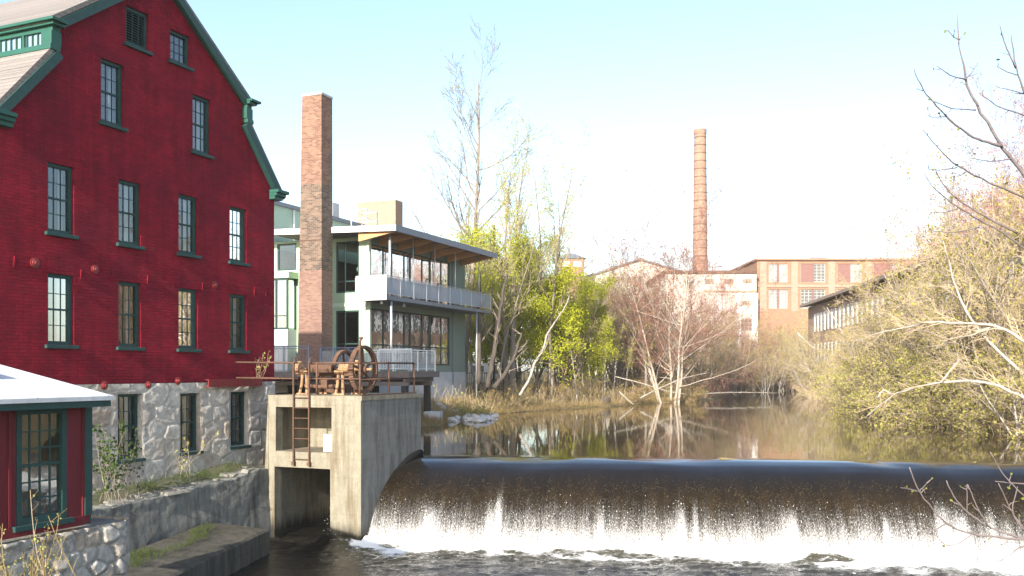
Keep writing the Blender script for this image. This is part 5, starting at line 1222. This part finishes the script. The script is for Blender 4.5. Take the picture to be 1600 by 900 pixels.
limb_tree('leaning_birch', 'white birch leaning left with a long bare limb above the arching one', [([P3(1650,575,39),P3(1590,524,40),P3(1556,507,40.5),P3(1500,505,41),P3(1455,502,42),P3(1400,515,43),P3(1362,522,44),P3(1335,536,45)],.085,.02),([P3(1600,585,40),P3(1550,540,41),P3(1510,490,42),P3(1490,440,43),P3(1478,392,44),P3(1470,372,45)],.08,.025),([P3(1556,507,40.5),P3(1524,522,41),P3(1480,530,42),P3(1462,545,42)],.06,.02)], M['bark_white'], twigs=(2.0,1.6,M['twig_tan'],.7,6), seed=5)
limb_tree('fallen_sapling', 'pale sapling fallen across the right bank towards the water', [([P3(1245,520,104),P3(1275,548,102),P3(1310,570,100),P3(1345,590,98)],.11,.04),([P3(1250,570,104),P3(1280,588,103),P3(1312,606,102)],.09,.03),([P3(1255,582,104),P3(1285,574,103),P3(1320,580,102)],.07,.03)], M['bark_white'], twigs=(.8,1.2,M['twig_tan'],.6,3), seed=6)
for (a, b_, Yb, lb) in (((1330,545),(1292,480),70,'pale bare pole of a tree leaning left before the white piers'),((1425,510),(1382,430),60,'pale leaning tree stem standing left of the spreading trees on the right bank'),((1458,500),(1448,420),58,'pale forked tree stem right of the leaning stem on the right bank')):
    limb_tree('leaning_tree', lb, [([P3(a[0]+14,a[1]+75,Yb),P3(a[0],a[1],Yb),P3((a[0]+b_[0])/2+2,(a[1]+b_[1])/2,Yb),P3(b_[0],b_[1],Yb+1)],.10,.03)], M['bark_white'], twigs=(1.3,1.4,M['twig_tan'],.6,5), seed=int(a[0]))
# dark trunks by the building end
for (pts, lb) in (([(762,606),(770,560),(778,510),(786,460),(792,430)],'dark trunk rising from the bank right beside the glass building, leaning right'),([(748,600),(749,540),(748,480),(750,440)],'straight dark trunk standing nearest the corner of the glass building'),([(772,606),(790,585),(802,560),(815,520)],'dark trunk curving right over the bank below the lime green tree')):
    limb_tree('dark_trunk', lb, [([P3(p, y, 64+q*.5) for q, (p, y) in enumerate(pts)],.19,.08)], M['bark_dark'], twigs=(1.3,1.8,M['twig_grey'],.6,5), seed=pts[0][0])

# scrub, dry grass, weeds (uncountable)
def stems_obj(name, rg, base, L, r, dirs, mat, k=3, n=3, wob=.12, trop=.0, leaf=None):
    pts, R_ = grow_level(rg, base, unit(dirs), L, r, n, wob, trop, .3); v, q = tubes(pts, R_, k); parts = [(v, q, 0)]; mats = [mat]
    if leaf:
        cnt, size, lm, jit = leaf; b = rg.integers(0, len(pts), cnt); i = rg.integers(1, n+1, cnt); C = pts[b,i]+rg.normal(0, jit, (cnt,3)); v, q = leaf_quads(rg, C, size); parts.append((v, q, 1)); mats.append(lm)
    v, q, mi = joinparts(parts); return np_mesh(name, v, q, mats, mi)
def shore_pts(rg, n, i0, i1, lo, hi):
    seg = POND[i0:i1+1]; d = np.diff(seg, axis=0); l = np.linalg.norm(d, axis=1); cs = np.concatenate([[0], np.cumsum(l)]); u = rg.random(n)*cs[-1]; j = np.clip(np.searchsorted(cs, u)-1, 0, len(d)-1)
    nrm = np.stack([d[:,1], -d[:,0]], 1)/l[:,None]; p = seg[j]+d[j]*((u-cs[j])/l[j])[:,None]+0
    mid = seg.mean(0); t = rg.uniform(lo, hi, n)[:,None]
    test = sdist(POND, (p+nrm[j]*.5)[:,0], (p+nrm[j]*.5)[:,1]) > 0; sg = np.where(test, 1, -1)[:,None]
    p = p+nrm[j]*sg*t; z = ground_h(p[:,0], p[:,1]); return np.concatenate([p, z[:,None]], 1)
rg = np.random.default_rng(21)
b0 = shore_pts(rg, 9000, 7, 17, .2, 9); n = len(b0); dd = rg.normal(0,.45,(n,3)); dd[:,2] = 1
tag(stems_obj('left_bank_scrub', rg, b0, rg.uniform(.5,2.6,n)*rg.uniform(.4,1,n), rg.uniform(.006,.014,n), dd, M['twig_tan'], leaf=(5000,.10,M['leaf_olive'],.15)), 'tangled tan and olive scrub covering the left bank', 'undergrowth', kind='stuff')
b0 = shore_pts(rg, 16000, 18, 24, -.4, 8); n = len(b0); dd = rg.normal(0,.6,(n,3)); dd[:,2] = .8; dd[:,0] -= .35
tag(stems_obj('right_bank_scrub', rg, b0, rg.uniform(.6,2.8,n), rg.uniform(.006,.013,n), dd, M['twig_tan'], leaf=(12000,.11,M['leaf_yellow'],.18)), 'tangled twiggy scrub with yellow buds covering the right bank', 'undergrowth', kind='stuff')
b0 = shore_pts(rg, 9000, 14, 20, .2, 10); n = len(b0); dd = rg.normal(0,.5,(n,3)); dd[:,2] = 1
tag(stems_obj('far_bank_scrub', rg, b0, rg.uniform(.8,3.2,n), rg.uniform(.012,.022,n), dd, M['twig_red'], leaf=(5000,.16,M['leaf_red'],.2)), 'russet scrub along the far end of the pond', 'undergrowth', kind='stuff')
b0 = shore_pts(rg, 26000, 5, 13, -.1, 3.6); n = len(b0); dd = rg.normal(0,.5,(n,3)); dd[:,2] = .8
tag(stems_obj('shore_grass', rg, b0, rg.uniform(.15,.55,n), rg.uniform(.006,.012,n), dd, M['grass_dry'], k=3, n=2), 'dry straw coloured grass along the left shore', 'grass', kind='stuff')
# grass on ledges by the wall
def ledge_pts(rg, n):
    x = rg.uniform(-6.2,-.6,n); y = rg.uniform(.35,1.3,n); m = fbm(x*1.1, y*1.4, 3) > .46; x, y = x[m], y[m]
    return np.stack([R[0]+c_*x-s_*y, R[1]+s_*x+c_*y, topf(x)-2.62+.08*y], 1)
b0 = ledge_pts(rg, 900)
x = rg.uniform(-6,-.2,1100); y = rg.uniform(.9,1.7,1100); oL = ledge.location; aL = ledge.rotation_euler.z
b1 = np.stack([oL.x+math.cos(aL)*x-math.sin(aL)*y, oL.y+math.sin(aL)*x+math.cos(aL)*y, np.full_like(x, -2.7+1.0)+.11*y+.012*x], 1); b1 = b1[fbm(x*1.3, y*2, 3) > .53]
b0 = np.concatenate([b0, b1]); n = len(b0); dd = rg.normal(0,.5,(n,3)); dd[:,2] = 1
tag(stems_obj('ledge_grass', rg, b0, rg.uniform(.06,.22,n), rg.uniform(.004,.008,n), dd, M['grass_green'], k=3, n=2), 'patchy green grass and moss on the ledges by the retaining wall', 'grass', kind='stuff')
def weed(name, label, loc, seed, h, n, mat, lm, cnt, ls, spread=.25, sway=.35, cat='plant', group=None):
    rg = np.random.default_rng(seed); o = empty(name, loc, 0, label, cat, group)
    b = np.zeros((n,3)); b[:,:2] = rg.normal(0, spread, (n,2)); dd = rg.normal(0, sway, (n,3)); dd[:,2] = 1
    pts, R_ = grow_level(rg, b, unit(dd), h*rg.uniform(.5,1.1,n), np.full(n, .008), 6, .10, .03, .4); v, q = tubes(pts, R_, 4)
    p, d, l, r = spawn(rg, pts, R_, h*np.ones(n), 6, .2, 1, .7, .25, .6); p2, R2 = grow_level(rg, p, d, l, np.maximum(r,.003), 3, .12, .05, .5); v2, q2 = tubes(p2, R2, 3)
    vs, qs_, _ = joinparts([(v, q, 0), (v2, q2, 0)]); np_mesh('stem', vs, qs_, mat, parent=o)
    bb = rg.integers(0, len(p2), cnt); C = p2[bb, rg.integers(0,4,cnt)]+rg.normal(0,.02,(cnt,3)); v, q = leaf_quads(rg, C, ls); np_mesh('foliage', v, q, lm, parent=o); return o
weed('wall_bush', 'leggy green bush growing at the shed corner against the stone wall', tuple(toW(G, -8.2, -1.0, -.6)), 31, 2.3, 14, M['twig_grey'], M['leaf_green'], 900, .07, .3, .25)
weed('wall_weed', 'thin green weed hanging by the middle stone floor window', tuple(toW(G, -4.75, -.22, -.3)), 32, 1.6, 4, M['twig_tan'], M['leaf_olive'], 60, .06, .1, .2)
weed('wall_sapling', 'bare reddish sapling sprouting from the brick wall corner above the iron lintel', tuple(toW(G, -1.15, -.18, 2.68)), 33, 1.1, 6, M['twig_tan'], M['leaf_olive'], 70, .05, .06, .55)
weed('tall_weeds', 'yellow green weeds at the bottom left corner in front of the rubble base', (-5.6, 10.6, .05), 34, 1.25, 26, M['grass_dry'], M['leaf_olive'], 420, .022, .28, .2)
weed('corner_weed', 'single tall dry stalk with a pale bud leaning before the rubble base', (-5.45, 10.8, .05), 35, 1.45, 2, M['twig_tan'], M['leaf_olive'], 25, .03, .05, .15)
for q, (p, Y, h) in enumerate(((735,58.5,1.3),(722,57.5,1.0),(752,60,.9))):
    weed('dry_bush', 'dry straw coloured weed clump on the bank beside the concrete base of the glass building', gp(p, Y), 40+q, h, 40, M['grass_dry'], M['leaf_olive'], 300, .08, .5, .3, group='dry weed clumps by the glass building')
# bank under the weeds lower left
mb_ = empty('weed_bank', (0,0,0)); bpy.data.objects.remove(mb_)
xs = np.arange(-12, -4.3, .25); ys = np.arange(4, 13.2, .25); X, Y = np.meshgrid(xs, ys)
Z = -.1+.25*fbm(X, Y, 3)-.5*sstep(-6.2, -4.4, X)-3*sstep(-5.2,-4.4,X)-2.2*sstep(11.2, 13.0, Y)
nx, ny = len(xs), len(ys); i = (np.arange(ny-1)[:, None]*nx+np.arange(nx-1)[None]).ravel()
tag(np_mesh('near_bank', np.stack([X,Y,Z],-1).reshape(-1,3), np.stack([i,i+1,i+nx+1,i+nx],1), M['mossy'], smooth=True), kind='structure')

# rocks, block, van, fence, stump
rgk = np.random.default_rng(9)
def rockmesh(seed):
    rg = np.random.default_rng(seed); bm = bmesh.new(); bmesh.ops.create_icosphere(bm, subdivisions=2, radius=1)
    ax = rg.normal(size=(7,3)); ax = unit(ax); 
    for v in bm.verts:
        p = np.array(v.co); 
        for a in ax:
            d = p@a
            if d > .62: p = p-a*(d-.62)*.85
        v.co = Vector(p*np.array([1.2,.9,.65])*(1+.06*rg.normal()))
    me = bpy.data.meshes.new('boulder'); bm.to_mesh(me); bm.free(); me.materials.append(M['rock']); return me
rms = [rockmesh(s) for s in (1,2,3,4)]
for q in range(46):
    p = rgk.uniform(684, 772); Y = rgk.uniform(53.5, 62)
    x, y, z = gp(p, Y)
    o = bpy.data.objects.new('boulder', rms[q % 4]); COL.objects.link(o); s = rgk.uniform(.16,.42); o.scale = (s,s,s); o.location = (x, y, z+.06+s*.2); o.rotation_euler = (rgk.uniform(-.3,.3), rgk.uniform(-.3,.3), rgk.uniform(0,6.2))
    tag(o, 'pale angular riprap boulder on the bank below the glass building', 'rock', 'riprap boulders below the glass building')
m_ = MB(); m_.box(-.48,.48,-.4,.4,0,.62); m_.box(-.44,.44,-.36,.36,.62,.66)
o = m_.build('concrete_block', M['paleconc'], None, bevel=.04); o.location = (px(677,52.6)[0], 52.6, .03); o.rotation_euler = (0,0,-.12); tag(o, 'pale concrete block at the water edge below the terrace corner', 'block')
van = empty('white_van', (px(741,76)[0], 76, gz_(px(741,76)[0], 76)+.02), .25, 'white van parked among the trees past the end of the glass building', 'van')
m_ = MB(); m_.prism([(-2.4,.4),(2.4,.4),(2.5,.9),(2.2,1.15),(1.5,1.25),(.9,1.95),(-2.35,2.0),(-2.45,1.2)], -.9, .9); m_.build('body', M['white'], van, bevel=.06)
for (xa,xb) in ((-1.9,-.7),(-.5,.6)): MB().box(xa,xb,-.92,-.903,1.25,1.75).build('window', M['darkglass'], van)
MB().hexa([(.98,-.8,1.88),(1.5,-.8,1.30),(1.5,.8,1.30),(.98,.8,1.88),(1.0,-.8,1.91),(1.54,-.8,1.32),(1.54,.8,1.32),(1.0,.8,1.91)]).build('windscreen', M['darkglass'], van)
for (xa,ya) in ((-1.5,-.85),(1.5,-.85),(-1.5,.85),(1.5,.85)):
    wh = MB().lathe([(.02,-.12),(.34,-.12),(.36,-.08),(.36,.08),(.34,.12),(.02,.12)], (xa,ya,.36), 18, 'y').build('wheel', M['black'], van, smooth=True)
    MB().lathe([(.01,-.135),(.2,-.13),(.2,.13),(.01,.135)], (xa,ya,.36), 14, 'y').build('hub', M['steel'], wh)
fence = empty('black_fence', (px(735,69)[0], 69, gz_(px(735,69)[0], 69)), .1, 'black railed fence between the glass building and the dark trunks', 'fence')
m_ = MB()
for q in range(26): m_.box(-1.2+q*.14,-1.17+q*.14,-.012,.012,.1,1.5)
m_.box(-1.2,2.4,-.02,.02,.18,.23); m_.box(-1.2,2.4,-.02,.02,1.4,1.45); m_.build('pickets', M['black'], fence)
m_ = MB(); m_.box(-1.26,-1.18,-.04,.04,0,1.6); m_.box(2.4,2.48,-.04,.04,0,1.6); m_.build('post', M['black'], fence)
m_ = MB(); m_.lathe([(.5,-.2),(.45,.2),(.38,.5),(.30,.75),(.26,.72),(.1,.6),(.02,.55)], (0,0,0), 11)
o = m_.build('rotten_stump', M['bark_dark'], None, smooth=False); o.location = gp(943, 78.5); o.rotation_euler = (.1,.5,.3); tag(o, 'dark rotten stump at the left shore below the saplings', 'stump')

# ------------------------------------------------------------------ near tree on the right, its bare branches across the frame
def fgpath(pl, Y0, Y1, ra, rb):
    n = len(pl); return ([P3(p[0], p[1], Y0+(Y1-Y0)*i/(n-1)) for i, p in enumerate(pl)], ra, rb)
up = [fgpath([(1760,560),(1690,420),(1640,340),(1599,268),(1566,229),(1543,196),(1524,163),(1508,124),(1498,79),(1496,21)],7.4,7.0,.030,.0035),
  fgpath([(1508,124),(1487,119),(1464,103)],7.05,6.9,.006,.003), fgpath([(1508,124),(1519,113),(1528,98)],7.05,7.2,.006,.003), fgpath([(1500,62),(1490,58),(1481,47)],7.0,6.95,.005,.0025),
  fgpath([(1566,229),(1524,217),(1487,191),(1459,161),(1440,138),(1428,107)],7.2,6.7,.0115,.003),
  fgpath([(1524,172),(1487,170),(1459,158)],7.1,6.8,.006,.003), fgpath([(1475,182),(1456,184),(1448,179)],6.9,6.8,.004,.002),
  fgpath([(1720,420),(1660,345),(1600,308),(1561,292),(1510,268),(1487,252),(1463,229),(1442,203)],7.6,6.9,.014,.003),
  fgpath([(1495,262),(1470,266),(1451,265)],7.0,6.8,.005,.0025), fgpath([(1510,268),(1500,275),(1489,275)],7.0,7.1,.005,.0025),
  fgpath([(1580,248),(1550,253),(1518,247)],7.2,7.0,.006,.003),
  fgpath([(1740,520),(1660,430),(1600,387),(1561,359),(1524,341),(1496,324),(1473,306),(1454,289),(1444,271)],7.9,7.3,.016,.003),
  fgpath([(1589,364),(1557,348),(1519,327),(1491,308),(1468,280),(1460,260)],7.7,7.4,.010,.003), fgpath([(1496,326),(1475,333),(1452,331)],7.4,7.3,.005,.0025), fgpath([(1530,355),(1490,364),(1450,360)],7.5,7.3,.006,.0025),
  fgpath([(1670,260),(1630,190),(1599,145),(1587,107),(1580,54)],7.3,7.0,.014,.0035), fgpath([(1587,107),(1570,70),(1562,38)],7.1,7.0,.006,.003), fgpath([(1640,190),(1600,180),(1561,168),(1530,145)],7.3,7.0,.008,.003), fgpath([(1592,118),(1575,113),(1558,104)],7.1,7.0,.005,.0025), fgpath([(1610,150),(1585,142),(1558,136)],7.2,7.1,.006,.003)]
trunk_p = ([(6.6,7.6,-3.5),(6.3,7.6,-1.0),(6.0,7.6,1.5),(5.4,7.6,3.3),(5.0,7.55,4.2)],.14,.04)
ot = limb_tree('overhanging_tree', 'bare grey budding branches of a near tree reaching in from the upper right edge', [trunk_p]+up, M['branch_fg'], twigs=(2.2,.10,M['branch_fg'],.8,0), seed=8, part='branch', buds=(.022,))
lo = [fgpath([(1700,850),(1650,847),(1600,843),(1517,835),(1480,821),(1456,795),(1435,768),(1421,730)],5.6,5.2,.010,.0028),
  fgpath([(1640,848),(1600,842),(1548,826),(1511,800),(1490,778),(1479,751)],5.6,5.4,.008,.0025), fgpath([(1650,860),(1600,826),(1579,799),(1572,780),(1560,755)],5.8,5.6,.006,.0025),
  fgpath([(1660,815),(1600,776),(1566,740),(1547,706)],6.0,5.8,.006,.0025), fgpath([(1660,870),(1600,850),(1566,876),(1538,881),(1516,874)],5.6,5.4,.006,.0025),
  fgpath([(1650,760),(1600,756),(1575,754),(1555,752)],6.0,5.9,.005,.0025), fgpath([(1435,768),(1420,764),(1407,762)],5.3,5.2,.004,.002), fgpath([(1435,768),(1442,762),(1448,755)],5.3,5.4,.004,.002),
  fgpath([(1520,834),(1498,850),(1480,853),(1468,846)],5.4,5.3,.004,.002), fgpath([(1478,818),(1460,829),(1433,820)],5.3,5.2,.004,.002), fgpath([(1548,826),(1530,800),(1512,757)],5.5,5.4,.004,.002), fgpath([(1511,800),(1511,780),(1511,757)],5.5,5.4,.004,.002), fgpath([(1600,830),(1580,800),(1590,760)],5.7,5.6,.005,.002)]
limb_tree('foreground_shrub', 'thin bare budding twigs reaching in from the lower right edge in front of the dam', [([(5.3,5.9,-3.2),(4.4,5.8,-.9),(3.6,5.65,1.9)],.05,.012)]+lo, M['branch_fg'], twigs=(2.5,.08,M['branch_fg'],.8,0), seed=9, part='branch', cat='shrub', buds=(.02,))

# ------------------------------------------------------------------ thin haze volume, added to imitate lens glare over the distance
hz_ = NT('glare_haze'); pvn = hz_.n('ShaderNodeVolumePrincipled'); pvn.inputs['Color'].default_value = (.95,.95,.95,1); pvn.inputs['Density'].default_value = .00028; pvn.inputs['Anisotropy'].default_value = 0.0
hz_.L(pvn.outputs[0], hz_.out.inputs['Volume'])
o = MB().box(-1700, 1700, -400, 3700, -6, 46).build('haze', hz_.m); tag(o, kind='stuff')
